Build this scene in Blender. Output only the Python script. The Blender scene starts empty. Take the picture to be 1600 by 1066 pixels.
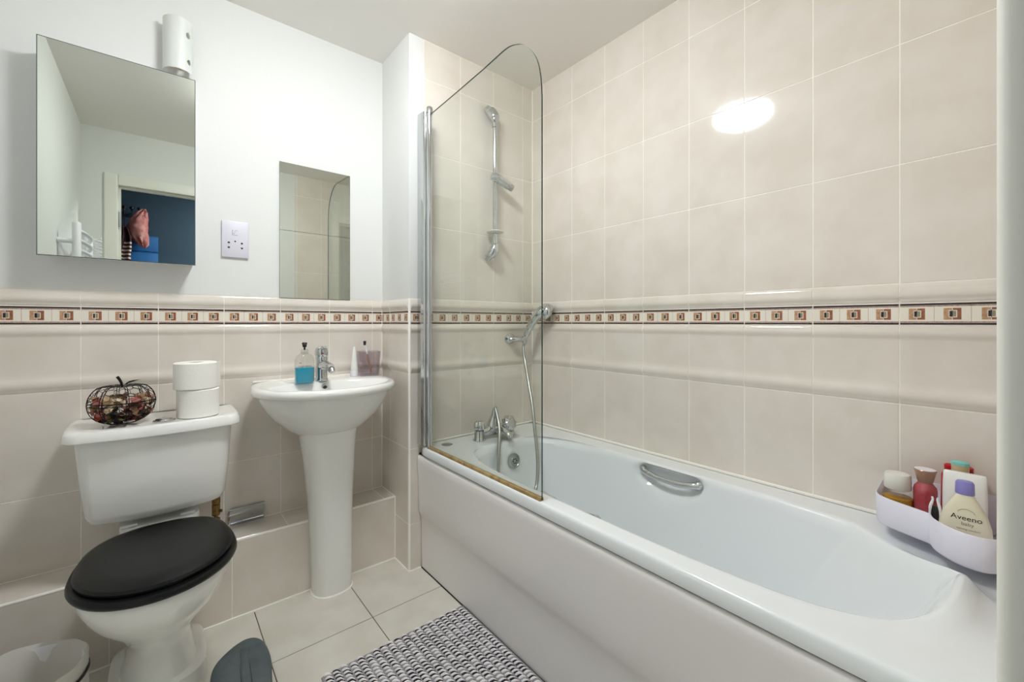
import bpy, bmesh, math, random
from mathutils import Vector, Matrix
random.seed(7)
R = math.radians
SC = bpy.context.scene
COL = SC.collection

# ------------------------------------------------------------------ camera, light, exposure
cam_d = bpy.data.cameras.new('camera'); cam = bpy.data.objects.new('camera', cam_d); COL.objects.link(cam)
cam.location = (-1.5952, -1.7150, 1.1053); cam.rotation_euler = (R(90), 0, R(-39.303))
cam_d.sensor_width = 36; cam_d.lens = 657.26 * 36 / 1600
cam_d.shift_x = (800 - 790.2) / 1600; cam_d.shift_y = -(533 - 504.24) / 1600
cam_d.clip_start = 0.01; cam_d.clip_end = 50
SC.camera = cam
w = bpy.data.worlds.new('world'); SC.world = w; w.use_nodes = True
w.node_tree.nodes['Background'].inputs[0].default_value = (.75, .82, .9, 1)
w.node_tree.nodes['Background'].inputs[1].default_value = 0.3
SC.view_settings.view_transform = 'Standard'; SC.view_settings.look = 'None'
SC.view_settings.gamma = 1.0; SC.view_settings.use_curve_mapping = False
SC.view_settings.exposure = 0.66
DOME_STRENGTH = 50.0          # the ceiling lamp's diffuser
HALL_FILL_W = 30.0             # unseen area light added in the hallway as fill
SC.cycles.max_bounces = 12; SC.cycles.diffuse_bounces = 8; SC.cycles.glossy_bounces = 6
SC.cycles.transparent_max_bounces = 16; SC.cycles.transmission_bounces = 8
SC.cycles.caustics_reflective = False; SC.cycles.caustics_refractive = False
SC.cycles.sample_clamp_indirect = 4.0
SC.cycles.use_denoising = True

# ------------------------------------------------------------------ materials
def s2l(c):
    return tuple((v / 255 / 12.92) if v / 255 <= .04045 else ((v / 255 + .055) / 1.055) ** 2.4 for v in c)
MATS = {}
def mat(name, rgb, rough=.5, metal=0., spec=.5, coat=0., mott=0., scale=6., bump=0., bscale=40., trans=0., sss=0., mott2=None):
    m = bpy.data.materials.new(name); m.use_nodes = True; MATS[name] = m
    nt = m.node_tree; b = nt.nodes['Principled BSDF']
    c = s2l(rgb) + (1,)
    b.inputs['Base Color'].default_value = c
    b.inputs['Roughness'].default_value = rough; b.inputs['Metallic'].default_value = metal
    b.inputs['Specular IOR Level'].default_value = spec; b.inputs['Coat Weight'].default_value = coat
    b.inputs['Coat Roughness'].default_value = .05
    b.inputs['Transmission Weight'].default_value = trans
    if sss: b.inputs['Subsurface Weight'].default_value = sss; b.inputs['Subsurface Scale'].default_value = .01
    tc = nt.nodes.new('ShaderNodeNewGeometry')
    n = nt.nodes.new('ShaderNodeTexNoise'); n.inputs['Scale'].default_value = scale; n.inputs['Detail'].default_value = 5
    nt.links.new(tc.outputs['Position'], n.inputs['Vector'])
    if mott or mott2:
        mx = nt.nodes.new('ShaderNodeMix'); mx.data_type = 'RGBA'
        c2 = s2l(mott2) + (1,) if mott2 else tuple(v * (1 - mott) for v in c[:3]) + (1,)
        mx.inputs['A'].default_value = c; mx.inputs['B'].default_value = c2
        rp = nt.nodes.new('ShaderNodeMapRange'); rp.inputs[1].default_value = .35; rp.inputs[2].default_value = .65
        nt.links.new(n.outputs['Fac'], rp.inputs[0]); nt.links.new(rp.outputs[0], mx.inputs['Factor'])
        nt.links.new(mx.outputs['Result'], b.inputs['Base Color'])
    if bump:
        n2 = nt.nodes.new('ShaderNodeTexNoise'); n2.inputs['Scale'].default_value = bscale; n2.inputs['Detail'].default_value = 3
        nt.links.new(tc.outputs['Position'], n2.inputs['Vector'])
        bp = nt.nodes.new('ShaderNodeBump'); bp.inputs['Strength'].default_value = bump; bp.inputs['Distance'].default_value = .002
        nt.links.new(n2.outputs['Fac'], bp.inputs['Height']); nt.links.new(bp.outputs[0], b.inputs['Normal'])
    return m
def glassy(name, rgb, ior=1.45, tintpow=1.0):
    m = bpy.data.materials.new(name); m.use_nodes = True; MATS[name] = m
    nt = m.node_tree; nt.nodes.clear()
    o = nt.nodes.new('ShaderNodeOutputMaterial'); t = nt.nodes.new('ShaderNodeBsdfTransparent')
    g = nt.nodes.new('ShaderNodeBsdfGlossy'); mx = nt.nodes.new('ShaderNodeMixShader')
    lw = nt.nodes.new('ShaderNodeLayerWeight'); lw.inputs[0].default_value = .5
    pw = nt.nodes.new('ShaderNodeMath'); pw.operation = 'POWER'; pw.inputs[1].default_value = 5
    f = nt.nodes.new('ShaderNodeMath'); f.operation = 'MULTIPLY_ADD'; f.inputs[1].default_value = .96; f.inputs[2].default_value = .04
    nt.links.new(lw.outputs['Facing'], pw.inputs[0]); nt.links.new(pw.outputs[0], f.inputs[0])
    t.inputs[0].default_value = tuple(rgb) + (1,); g.inputs['Roughness'].default_value = .02
    nt.links.new(f.outputs[0], mx.inputs[0]); nt.links.new(t.outputs[0], mx.inputs[1]); nt.links.new(g.outputs[0], mx.inputs[2])
    nt.links.new(mx.outputs[0], o.inputs[0]); return m
def emis(name, rgb, s):
    m = bpy.data.materials.new(name); m.use_nodes = True; MATS[name] = m
    nt = m.node_tree; nt.nodes.clear(); o = nt.nodes.new('ShaderNodeOutputMaterial'); e = nt.nodes.new('ShaderNodeEmission')
    e.inputs[0].default_value = tuple(rgb) + (1,); e.inputs[1].default_value = s; nt.links.new(e.outputs[0], o.inputs[0]); return m

M = MATS
mat('paint', (222, 223, 220), .75, spec=.25, bump=.12, bscale=120)
mat('ceiling_paint', (236, 233, 228), .85, spec=.2, bump=.1, bscale=90)
mat('tile_glaze', (225, 218, 209), .06, spec=.5, mott2=(218, 210, 199), scale=7., bump=.10, bscale=7)
mat('grout', (246, 242, 234), .7, bump=.1)
mat('floor_tile', (216, 213, 203), .28, mott2=(207, 203, 191), scale=9., bump=.08, bscale=20)
mat('floor_grout', (112, 97, 78), .85, mott=.3, scale=30)
mat('caulk', (244, 241, 234), .35)
mat('print_cream', (232, 225, 212), .15)
mat('print_black', (38, 22, 26), .15)
mat('print_maroon', (120, 72, 62), .15, mott2=(175, 140, 120), scale=180)
mat('print_tan', (196, 158, 122), .15, mott2=(170, 122, 86), scale=140)
mat('print_rust', (165, 100, 66), .15, mott2=(128, 78, 54), scale=140)
mat('print_olive', (140, 134, 104), .15)
mat('porcelain', (238, 238, 234), .07, spec=.55, coat=.4)
mat('acrylic', (232, 236, 238), .14, spec=.5, coat=.3)
mat('panel_acrylic', (230, 227, 225), .22, spec=.5, coat=.15)
mat('chrome', (205, 207, 208), .07, metal=1)
mat('chrome_dull', (175, 176, 172), .28, metal=1)
mat('brass', (150, 122, 74), .3, metal=1, mott=.4, scale=90)
mat('mirror', (207, 212, 204), .0, metal=1)
mat('mirror_edge', (70, 84, 78), .2)
mat('black_seat', (13, 14, 14), .33, spec=.3, bump=.05, bscale=300)
mat('white_plastic', (232, 231, 236), .35)
mat('socket_plastic', (214, 212, 222), .35)
mat('dark_hole', (12, 12, 14), .6)
mat('lamp_shade', (214, 217, 212), .4, sss=.1)
mat('paper', (242, 240, 234), .9, bump=.35, bscale=160)
mat('cardboard', (178, 150, 118), .9)
mat('wire', (30, 22, 20), .45, metal=.6)
mat('liquid_cyan', (10, 160, 200), .12, spec=.4, coat=.3)
mat('tumbler', (178, 170, 176), .35, sss=.2)
mat('bristle', (26, 26, 34), .8)
mat('rose_gold', (176, 140, 120), .3, metal=.4)
mat('seal_yellow', (176, 152, 104), .3, mott2=(140, 112, 66), scale=40)
mat('glass_edge', (16, 62, 54), .1)
mat('mat_white', (244, 241, 240), .9)
mat('mat_dark', (34, 30, 40), .9)
mat('mat_grey', (150, 145, 150), .9)
mat('mat_edge', (38, 56, 64), .8)
mat('slipper', (86, 96, 98), .75, bump=.4, bscale=300, mott=.25, scale=20)
mat('slipper_dark', (44, 50, 52), .8)
mat('bag', (206, 203, 196), .4, sss=.1)
mat('bin_band', (20, 18, 20), .4)
mat('caddy', (226, 224, 236), .4)
mat('amber', (196, 148, 50), .15, spec=.5)
mat('frost', (226, 224, 216), .35)
mat('pink_glass', (186, 92, 100), .15, coat=.4, mott2=(165, 60, 66), scale=25)
mat('red_plastic', (186, 24, 32), .25)
mat('tan_cap', (206, 180, 140), .4)
mat('teal', (132, 196, 190), .4)
mat('cream_bottle', (232, 226, 200), .35)
mat('lavender', (138, 132, 200), .35)
mat('ink', (28, 24, 22), .5)
mat('ink_brown', (140, 124, 96), .5)
mat('woodwork', (228, 227, 218), .35, bump=.05)
mat('hall_wall', (52, 72, 90), .8)
mat('hall_dark', (60, 66, 72), .8)
mat('blue_box', (28, 100, 165), .6)
mat('pink_net', (196, 112, 112), .8, mott2=(220, 160, 152), scale=30)
mat('stripe_dark', (62, 26, 36), .9)
mat('stripe_light', (226, 200, 190), .9)
mat('steel', (150, 150, 148), .3, metal=1)
glassy('screen_glass', (.955, .972, .955), 1.45)
glassy('clear_plastic', (.93, .93, .91), 1.4)
glassy('tumbler_clear', (.90, .872, .89), 1.4)
glassy('amber_clear', (.90, .88, .80), 1.4)
emis('dome_glow', (.945, .972, 1.0), DOME_STRENGTH)

# ------------------------------------------------------------------ helpers
WL = {}
def link(o, parent=None):
    COL.objects.link(o)
    if parent is not None: o.parent = parent
    return o
def thing(name, loc, label=None, cat=None, group=None, kind=None):
    o = bpy.data.objects.new(name, None); o.empty_display_size = .05; o.location = loc; link(o); WL[o.name] = Vector(loc)
    return tag(o, label, cat, group, kind)
def tag(o, label=None, cat=None, group=None, kind=None):
    if label: o['label'] = label
    if cat: o['category'] = cat
    if group: o['group'] = group
    if kind: o['kind'] = kind
    return o
def mesh_data(name, V, F, mats, smooth=True, fm=None, auto=40):
    me = bpy.data.meshes.new(name); me.from_pydata([tuple(v) for v in V], [], F); me.validate()
    for m in (mats if isinstance(mats, (list, tuple)) else [mats]): me.materials.append(M[m])
    if fm and len(fm) == len(me.polygons): me.polygons.foreach_set('material_index', fm)
    bm = bmesh.new(); bm.from_mesh(me); bmesh.ops.recalc_face_normals(bm, faces=bm.faces)
    if smooth:
        for f in bm.faces: f.smooth = True
        for e in bm.edges:
            if len(e.link_faces) == 2 and e.calc_face_angle(0) > R(auto): e.smooth = False
    bm.to_mesh(me); bm.free(); me.update()
    return me
def part(name, VF, mats, parent=None, smooth=True, fm=None, auto=40, label=None, origin=None):
    V, F = VF
    if parent is not None and origin is None:
        pw = WL[parent.name]; o0 = pw
        V = [Vector(v) - pw for v in V]
    me = mesh_data(name, V, F, mats, smooth, fm, auto)
    o = bpy.data.objects.new(name, me); link(o, parent)
    WL[o.name] = WL[parent.name].copy() if parent is not None else Vector((0, 0, 0))
    if label: o['label'] = label
    return o
def join(*vfs):
    V, F = [], []
    for v, f in vfs:
        n = len(V); V += [Vector(p) for p in v]; F += [tuple(i + n for i in q) for q in f]
    return V, F
def xf(vf, m): return [m @ Vector(v) for v in vf[0]], vf[1]
def box(x0, x1, y0, y1, z0, z1, c=0.):
    x0, x1 = min(x0, x1), max(x0, x1); y0, y1 = min(y0, y1), max(y0, y1); z0, z1 = min(z0, z1), max(z0, z1)
    if c <= 0:
        V = [(x, y, z) for x in (x0, x1) for y in (y0, y1) for z in (z0, z1)]
        return V, [(0, 1, 3, 2), (4, 6, 7, 5), (0, 4, 5, 1), (2, 3, 7, 6), (0, 2, 6, 4), (1, 5, 7, 3)]
    bm = bmesh.new(); bmesh.ops.create_cube(bm, size=1)
    for v in bm.verts: v.co = Vector(((x0 + x1) / 2 + v.co.x * (x1 - x0), (y0 + y1) / 2 + v.co.y * (y1 - y0), (z0 + z1) / 2 + v.co.z * (z1 - z0)))
    bmesh.ops.bevel(bm, geom=list(bm.edges), offset=c, segments=2, affect='EDGES', profile=.5)
    bm.verts.index_update()
    V = [v.co.copy() for v in bm.verts]; F = [tuple(v.index for v in f.verts) for f in bm.faces]; bm.free(); return V, F
def loft(loops, c0=True, c1=True, closed=True):
    V = [Vector(p) for l in loops for p in l]; n = len(loops[0]); F = []
    for k in range(len(loops) - 1):
        for i in range(n if closed else n - 1):
            j = (i + 1) % n
            F.append((k * n + i, k * n + j, (k + 1) * n + j, (k + 1) * n + i))
    if closed and c0:
        V.append(sum((Vector(p) for p in loops[0]), Vector()) / n); c = len(V) - 1
        F += [(c, (i + 1) % n, i) for i in range(n)]
    if closed and c1:
        V.append(sum((Vector(p) for p in loops[-1]), Vector()) / n); c = len(V) - 1; b = (len(loops) - 1) * n
        F += [(c, b + i, b + (i + 1) % n) for i in range(n)]
    return V, F
def lathe(prof, c=(0, 0, 0), seg=32, sx=1., sy=1., c0=True, c1=True):
    return loft([[(c[0] + r * sx * math.cos(2 * math.pi * i / seg), c[1] + r * sy * math.sin(2 * math.pi * i / seg), c[2] + z) for i in range(seg)] for r, z in prof], c0, c1)
def catmull(P, n=8):
    P = [Vector(p) for p in P]; Q = [2 * P[0] - P[1]] + P + [2 * P[-1] - P[-2]]; out = []
    for i in range(1, len(Q) - 2):
        for k in range(n):
            t = k / n; a, b, c, d = Q[i - 1:i + 3]
            out.append(.5 * (2 * b + (c - a) * t + (2 * a - 5 * b + 4 * c - d) * t * t + (3 * b - a - 3 * c + d) * t ** 3))
    out.append(P[-1]); return out
def tube(path, r, seg=10, caps=True, flat=1., closed=False):
    P = [Vector(p) for p in path]; n = len(P); rs = r if isinstance(r, (list, tuple)) else [r] * n
    if len(rs) != n: rs = [rs[0] + (rs[-1] - rs[0]) * i / (n - 1) for i in range(n)] if len(rs) == 2 else [rs[min(len(rs) - 1, int(i * len(rs) / n))] for i in range(n)]
    T = []
    for i in range(n):
        a = P[i - 1] if i > 0 else (P[-1] if closed else P[0]); b = P[i + 1] if i < n - 1 else (P[0] if closed else P[-1])
        T.append((b - a).normalized())
    up = Vector((0, 0, 1)) if abs(T[0].z) < .9 else Vector((0, 1, 0))
    N = (up - T[0] * up.dot(T[0])).normalized(); loops = []
    for i in range(n):
        N = (N - T[i] * N.dot(T[i])).normalized(); B = T[i].cross(N)
        loops.append([P[i] + (N * math.cos(2 * math.pi * k / seg) * flat + B * math.sin(2 * math.pi * k / seg)) * rs[i] for k in range(seg)])
    if closed: loops.append(loops[0])
    return loft(loops, caps and not closed, caps and not closed)
def rsup(cx, cy, rx, ry, n, z, N=96, n2=None, zf=None):
    L = []
    for i in range(N):
        a = 2 * math.pi * i / N; c, s = math.cos(a), math.sin(a); e = n2 if (n2 and s < 0) else n
        r = 1 / (abs(c) ** e + abs(s) ** e) ** (1 / e)
        x, y = cx + rx * c * r, cy + ry * s * r
        L.append(Vector((x, y, zf(x, y) if zf else z)))
    return L
def prism(poly, z0, z1):           # polygon in XY, extruded
    n = len(poly); V = [(x, y, z0) for x, y in poly] + [(x, y, z1) for x, y in poly]
    return V, [tuple(range(n - 1, -1, -1)), tuple(range(n, 2 * n))] + [(i, (i + 1) % n, n + (i + 1) % n, n + i) for i in range(n)]
def roundpoly(P, rad, k=5):
    out = []; n = len(P)
    for i in range(n):
        a, b, c = Vector(P[i - 1]), Vector(P[i]), Vector(P[(i + 1) % n])
        r = rad[i] if isinstance(rad, (list, tuple)) else rad
        d1 = (a - b); d2 = (c - b); r1 = min(r, d1.length * .49); r2 = min(r, d2.length * .49)
        p, q = b + d1.normalized() * r1, b + d2.normalized() * r2
        for j in range(k + 1):
            t = j / k; out.append((p * (1 - t) ** 2 + b * 2 * t * (1 - t) + q * t * t))
    return out
def text(body, size, mw, material, parent, name='lettering', warp=None, ext=.0002, align='CENTER'):
    cu = bpy.data.curves.new('txt', 'FONT'); cu.body = body; cu.size = size; cu.align_x = align; cu.extrude = 0; cu.resolution_u = 3
    o = bpy.data.objects.new('txt', cu); COL.objects.link(o); bpy.context.view_layer.update()
    me = bpy.data.meshes.new_from_object(o.evaluated_get(bpy.context.evaluated_depsgraph_get()))
    V = [v.co.copy() for v in me.vertices]; F = [tuple(p.vertices) for p in me.polygons]
    bpy.data.objects.remove(o); bpy.data.curves.remove(cu); bpy.data.meshes.remove(me)
    V = [mw @ v for v in V]
    if warp: V = [warp(v) for v in V]
    me = bpy.data.meshes.new(name); pw = WL[parent.name]; me.from_pydata([tuple(v - pw) for v in V], [], F); me.materials.append(M[material])
    ob = bpy.data.objects.new(name, me); link(ob, parent); WL[ob.name] = pw.copy(); return ob

# ------------------------------------------------------------------ room constants
ZC = 2.3935; ZD = 1.2141; ZT = 1.1597; ZB = 1.0971; ZE = .8783; TW = .202; TH = .335; G = .0028; GD = .0010
YW = .294; XO = -.745; XL = -2.0; YB = -1.72; ZR = .556
LEDY = .1423; LEDZ = .2907; T = .005
ROWS = [0, .2063, .5413, ZE, ZB, ZT, ZD, 1.547, 1.8823, 2.2175, ZC]

# ------------------------------------------------------------------ tiles (local: x width, z height, front faces -y, front plane y=0)
def profile(kind, h):
    if kind == 'rail':   # z, projection
        pr = [(0, .0), (.001, .001), (.006, .0012), (.010, .003), (.014, .0055), (.019, .0072), (.026, .0072), (.034, .0055), (.042, .003), (h - .001, .0012), (h, 0)]
    else:
        pr = [(0, 0), (.001, .001), (.006, .0015), (.011, .004), (.017, .0066), (.024, .0074), (.032, .0066), (.040, .0036), (.048, .001), (.06, .0003),
              (h - .040, .0003), (h - .035, .001), (h - .029, .0044), (h - .022, .0066), (h - .015, .0062), (h - .007, .003), (h - .001, .001), (h, 0)]
    return pr
CACHE = {}
def tile_mesh(wd, ht, kind='flat', u0=0.):
    key = (round(wd, 4), round(ht, 4), kind, round(u0, 4))
    if key in CACHE: return CACHE[key]
    c = .0009
    if kind == 'floor': mats = ['floor_tile']
    else: mats = ['tile_glaze']
    if kind in ('flat', 'floor'):
        V = [(0, T, 0), (wd, T, 0), (wd, T, ht), (0, T, ht), (0, c, 0), (wd, c, 0), (wd, c, ht), (0, c, ht),
             (c, 0, c), (wd - c, 0, c), (wd - c, 0, ht - c), (c, 0, ht - c)]
        F = [(0, 1, 5, 4), (1, 2, 6, 5), (2, 3, 7, 6), (3, 0, 4, 7), (4, 5, 9, 8), (5, 6, 10, 9), (6, 7, 11, 10), (7, 4, 8, 11), (8, 9, 10, 11)]
        me = mesh_data('tile', V, F, mats, False)
    elif kind in ('dado', 'rail'):
        h = ht
        pr = profile(kind, h)
        V = []; 
        for z, p in pr: V += [(0, -p, z), (wd, -p, z)]
        n = len(pr); V += [(0, T, h), (wd, T, h), (0, T, 0), (wd, T, 0)]
        F = [(2 * i, 2 * i + 1, 2 * i + 3, 2 * i + 2) for i in range(n - 1)]
        F += [(2 * n - 2, 2 * n - 1, 2 * n + 1, 2 * n), (2 * n + 2, 2 * n + 3, 1, 0)]
        F += [tuple([2 * i for i in range(n)] + [2 * n, 2 * n + 2]), tuple([2 * i + 1 for i in range(n)] + [2 * n + 1, 2 * n + 3])]
        me = mesh_data('tile', V, F, mats, True, auto=60)
    else:                   # printed border tile; u0 = where this piece starts in the full 0.2 tile
        V, F, fm = [], [], []
        def quad(a, b, z0, z1, lay, m):
            a, b = max(a, u0) - u0, min(b, u0 + wd) - u0
            if b - a < .0004: return
            y = -.0006 - .00012 * lay; n = len(V)
            V.extend([(a, y, z0), (b, y, z0), (b, y, z1), (a, y, z1)]); F.append((n, n + 1, n + 2, n + 3)); fm.append(m)
        bx = box(0, wd, -.0005, T, 0, ht); V += [Vector(v) for v in bx[0]]; F += bx[1]; fm += [0] * 6
        quad(0, 1, ht - .0065, ht - .0012, 1, 1); quad(0, 1, .0012, .0060, 1, 1)
        quad(0, 1, ht - .0100, ht - .0074, 1, 2); quad(0, 1, .0070, .0096, 1, 2)
        zc = ht / 2
        for k in range(3):
            c0 = .0335 + k * .0667; s = .0160
            quad(c0 - s, c0, zc - .0152, zc + .0152, 1, 3); quad(c0, c0 + s, zc - .0152, zc + .0152, 1, 4)
            quad(c0 - .0007, c0 + .0007, zc - .0152, zc + .0152, 2, 0)
            quad(c0 - .0065, c0 + .0085, zc - .0095, zc + .0095, 2, 0)
            quad(c0 - .0052, c0 - .0003, zc - .0075, zc + .0075, 3, 5); quad(c0 + .0009, c0 + .0068, zc - .0075, zc + .0075, 3, 6)
            quad(c0 + .0333 - .0004, c0 + .0333 + .0004, zc - .02, zc + .02, 1, 3)
        me = bpy.data.meshes.new('border'); me.from_pydata([tuple(v) for v in V], [], F)
        for m in ('print_cream', 'print_black', 'print_maroon', 'print_tan', 'print_rust', 'print_black', 'print_olive'): me.materials.append(M[m])
        me.polygons.foreach_set('material_index', fm); me.update()
    CACHE[key] = me; return me
def put_tile(parent, name, me, loc, rz=0, rx=0):
    o = bpy.data.objects.new(name, me); link(o, parent); o.location = Vector(loc) - WL[parent.name]; o.rotation_euler = (rx, 0, rz); return o
def wall_tiles(parent, cuts, rows, place, rz, full_from=None):
    """cuts: list of (s0,s1,u0) along the wall; place(s) gives the origin xyz for local x=s; rows: indices into ROWS"""
    rs = [r for r, _ in rows]
    for r, kind in ((3, 'dado'), (5, 'rail')):
        if r in rs:          # grout follows the raised mouldings between neighbouring tiles
            L = cuts[-1][1] - cuts[0][0]; h = ROWS[r + 1] - ROWS[r] - G; pr = profile(kind, h); V = []
            for z, p in pr: V += [(.001, -max(0, p - .0009) + .0008, z), (L - .001, -max(0, p - .0009) + .0008, z)]
            n = len(pr); me = mesh_data('grout_joint', V, [(2 * i, 2 * i + 1, 2 * i + 3, 2 * i + 2) for i in range(n - 1)], 'grout', True, auto=60)
            x, y = place(cuts[0][0]); put_tile(parent, 'grout_joint', me, (x, y, ROWS[r] + G / 2), rz)
    for s0, s1, u0 in cuts:
        for r, z0c in rows:
            z0, z1 = max(ROWS[r], z0c), ROWS[r + 1]
            kind, nm = 'flat', 'wall_tile'
            if r == 3: kind, nm = 'dado', 'dado_tile'
            if r == 4: kind, nm = 'border', 'border_tile'
            if r == 5: kind, nm = 'rail', 'rail_tile'
            wd, ht = s1 - s0 - G, z1 - z0 - G
            if wd < .006 or ht < .006: continue
            me = tile_mesh(wd, ht, kind, u0 if kind == 'border' else 0)
            x, y = place(s0 + G / 2); put_tile(parent, nm, me, (x, y, z0 + G / 2), rz)
def cuts_from(joints, end0, end1):
    J = sorted([j for j in joints if end0 + .004 < j < end1 - .004]); E = [end0] + J + [end1]; out = []
    for i in range(len(E) - 1):
        wd = E[i + 1] - E[i]
        u0 = (.202 - wd) if i == 0 else 0.
        out.append((E[i], E[i + 1], max(0, u0)))
    return out
ALL = [(r, 0) for r in range(0, 10)]

# floor (base slab = dark grout, tiles on top: top at z=0)
fl = part('floor', box(XL - .1, .1, YB - .12, YW + .12, -.12, -.002), 'floor_grout'); fl['kind'] = 'structure'
fx = [-.9815 + .3385 * k for k in range(-4, 4)]; fy = [-.1781 - .3385 * k for k in range(-1, 6)]
FX = sorted([XL] + [x for x in fx if XL + .01 < x < -.70] + [-.686]); FY = sorted([y for y in fy if -1.80 < y < .14] + [.1423, YB - .1])
for i in range(len(FX) - 1):
    for j in range(len(FY) - 1):
        wd, dp = FX[i + 1] - FX[i] - .003, FY[j + 1] - FY[j] - .003
        if wd < .02 or dp < .02: continue
        put_tile(fl, 'floor_tile', tile_mesh(wd, dp, 'floor'), (FX[i] + .0015, FY[j] + .0015, 0), 0, R(-90))
# floor tiles: local -y must face up -> rotate so that z(height)->+y
for o in fl.children:
    o.rotation_euler = (0, 0, 0)
    me = o.data
    if not me.get('laid'):
        for v in me.vertices: v.co = Vector((v.co.x, v.co.z, -v.co.y))
        me.flip_normals(); me['laid'] = 1; me.update()

def structure(name, vf, m, **k):
    o = part(name, vf, m, smooth=False, **k); o['kind'] = 'structure'; return o
# back wall (toilet and basin stand against it)
wb = structure('wall_back', box(XL - .1, .1, YW + GD, YW + .12, -.1, ZC + .1), 'grout')
structure('wall_back_plaster', box(XL, XO + .004, YW, YW + .01, ZD, ZC), 'paint')
tj = [-.7958 - k * .202 for k in range(8)]
tc = cuts_from(tj, XL, XO)
tc[-1] = (tc[-1][0], tc[-1][1], 0.)
wall_tiles(wb, tc, [(1, LEDZ)] and [(1, LEDZ), (2, 0), (3, 0), (4, 0), (5, 0)], lambda s: (s, YW), 0)
# boxed pier at the tap end of the bath
pier = structure('wall_pier', box(XO + GD, .1, GD, YW + .005, -.1, ZC + .1), 'grout')
structure('wall_pier_plaster', join(box(XO + .0005, -.6731, .0005, YW + .004, ZD, ZC)), 'paint')
ec = cuts_from([-.0705 - .202 * k for k in range(4)], XO + .006, 0)
ec[0] = (ec[0][0], ec[0][1], .202 - (ec[0][1] - ec[0][0]))
ec2 = cuts_from([-.0705 - .202 * k for k in range(4)], -.6731, 0)
wall_tiles(pier, ec, [(r, 0) for r in range(6)], lambda s: (s, 0), 0)
wall_tiles(pier, ec2, [(r, 0) for r in range(6, 10)], lambda s: (s, 0), 0)
rc = [(-YW, -.2, .1), (-.2, -.006, 0)]
wall_tiles(pier, rc, [(1, 0), (0, 0), (2, 0), (3, 0), (4, 0), (5, 0)], lambda s: (XO, -s), R(-90))
trimq = [(XO - .002 + .008 + .008 * math.cos(a), -.002 + .008 + .008 * math.sin(a)) for a in [math.pi + i * math.pi / 2 / 6 for i in range(7)]] + [(XO + .006, .006)]
structure('trim_1', prism(trimq, 0, ZD), 'caulk')
# long tiled wall beside the bath
wr = structure('wall_right', box(GD, .12, YB - .1, YW, -.1, ZC + .1), 'grout')
lc = cuts_from([.2905 - .202 + .202 * k for k in range(9)], 0, -YB - .002)
wall_tiles(wr, lc, [(1, 0), (2, 0)] + [(r, 0) for r in range(3, 10)], lambda s: (0, -s), R(-90))
structure('wall_left', box(XL - .12, XL, YB - .2, YW + .1, -.1, ZC + .1), 'paint')
structure('ceiling', box(XL - .1, .12, YB - .1, YW + .12, ZC, ZC + .1), 'ceiling_paint')
# wall with the doorway, behind the camera
DX0, DX1, DZ = -1.82, -1.06, 2.03
structure('wall_front', join(box(XL - .1, DX0 - .02, YB - .1, YB, -.1, ZC + .1), box(DX1 + .02, .12, YB - .1, YB, -.1, ZC + .1), box(DX0 - .0199, DX1 + .0199, YB - .1, YB, DZ + .02, ZC + .1)), 'paint')
wft = structure('wall_front_tiled', box(-.70, .1, YB - .02, YB + .004, -.1, ZC), 'grout')
for s0, s1, u0 in cuts_from([.0705 + .202 * k for k in range(4)], 0, .70):
    for r in range(1, 10):
        kind, nm = ('dado', 'dado_tile') if r == 3 else ('border', 'border_tile') if r == 4 else ('rail', 'rail_tile') if r == 5 else ('flat', 'wall_tile')
        wd, ht = s1 - s0 - G, ROWS[r + 1] - ROWS[r] - G
        put_tile(wft, nm, tile_mesh(wd, ht, kind, 0), (-s0 - G / 2, YB + .0055, ROWS[r] + G / 2), math.pi)
def bull(x0, x1, y0, y1, r):       # architrave section: rounded edges on the room face
    return roundpoly([(x0, y0), (x1, y0), (x1, y1), (x0, y1)], [.0005, .0005, r, r], 4)
dr = thing('door_1', (-1.44, YB - .05, 0), kind='structure')
yb1 = YB + .0172
part('architrave', prism(bull(DX1 - .0, DX1 + .07, YB, yb1, .008), 0, DZ + .07), 'woodwork', dr)
part('architrave', prism(bull(DX0 - .07, DX0, YB, yb1, .008), 0, DZ + .07), 'woodwork', dr)
part('architrave', box(DX0, DX1, YB, yb1, DZ, DZ + .07, .004), 'woodwork', dr)
part('door_lining', join(box(DX0 - .02, DX0, YB - .1, YB, 0, DZ), box(DX1, DX1 + .02, YB - .1, YB, 0, DZ), box(DX0 - .02, DX1 + .02, YB - .1, YB, DZ, DZ + .02)), 'woodwork', dr, smooth=False)
part('door_stop', join(box(DX0, DX0 + .012, YB - .055, YB - .03, 0, DZ - .012), box(DX0, DX1, YB - .055, YB - .03, DZ - .012, DZ)), 'woodwork', dr, smooth=False)
hg = part('hinge', box(DX0 - .001, DX0 + .0015, YB - .060, YB - .004, 1.74, 1.86), 'steel', dr, smooth=False)
part('hinge_pin', tube([(DX0 + .004, YB - .001, 1.75), (DX0 + .004, YB - .001, 1.85)], .005, 8), 'steel', hg)
for zz in (1.765, 1.80, 1.835): part('screw', box(DX0 + .0014, DX0 + .0022, YB - .040, YB - .024, zz - .007, zz + .007, .0003), 'dark_hole', hg)
# hallway beyond
HY = -2.85
structure('wall_hall', join(box(-3.2, .6, HY - .1, HY, -.1, 2.5), box(-3.3, -3.2, HY, YB - .1, -.1, 2.5), box(.6, .7, HY, YB - .1, -.1, 2.5), box(-3.2, XL - .1, YB - .11, YB - .1, -.1, 2.5), box(.12, .6, YB - .11, YB - .1, -.1, 2.5)), 'hall_wall')
structure('floor_hall', box(-3.2, .6, HY, YB - .12, -.12, 0), 'hall_dark')
structure('ceiling_hall', box(-3.2, .6, HY, YB - .1, 2.4, 2.5), 'ceiling_paint')

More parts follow.
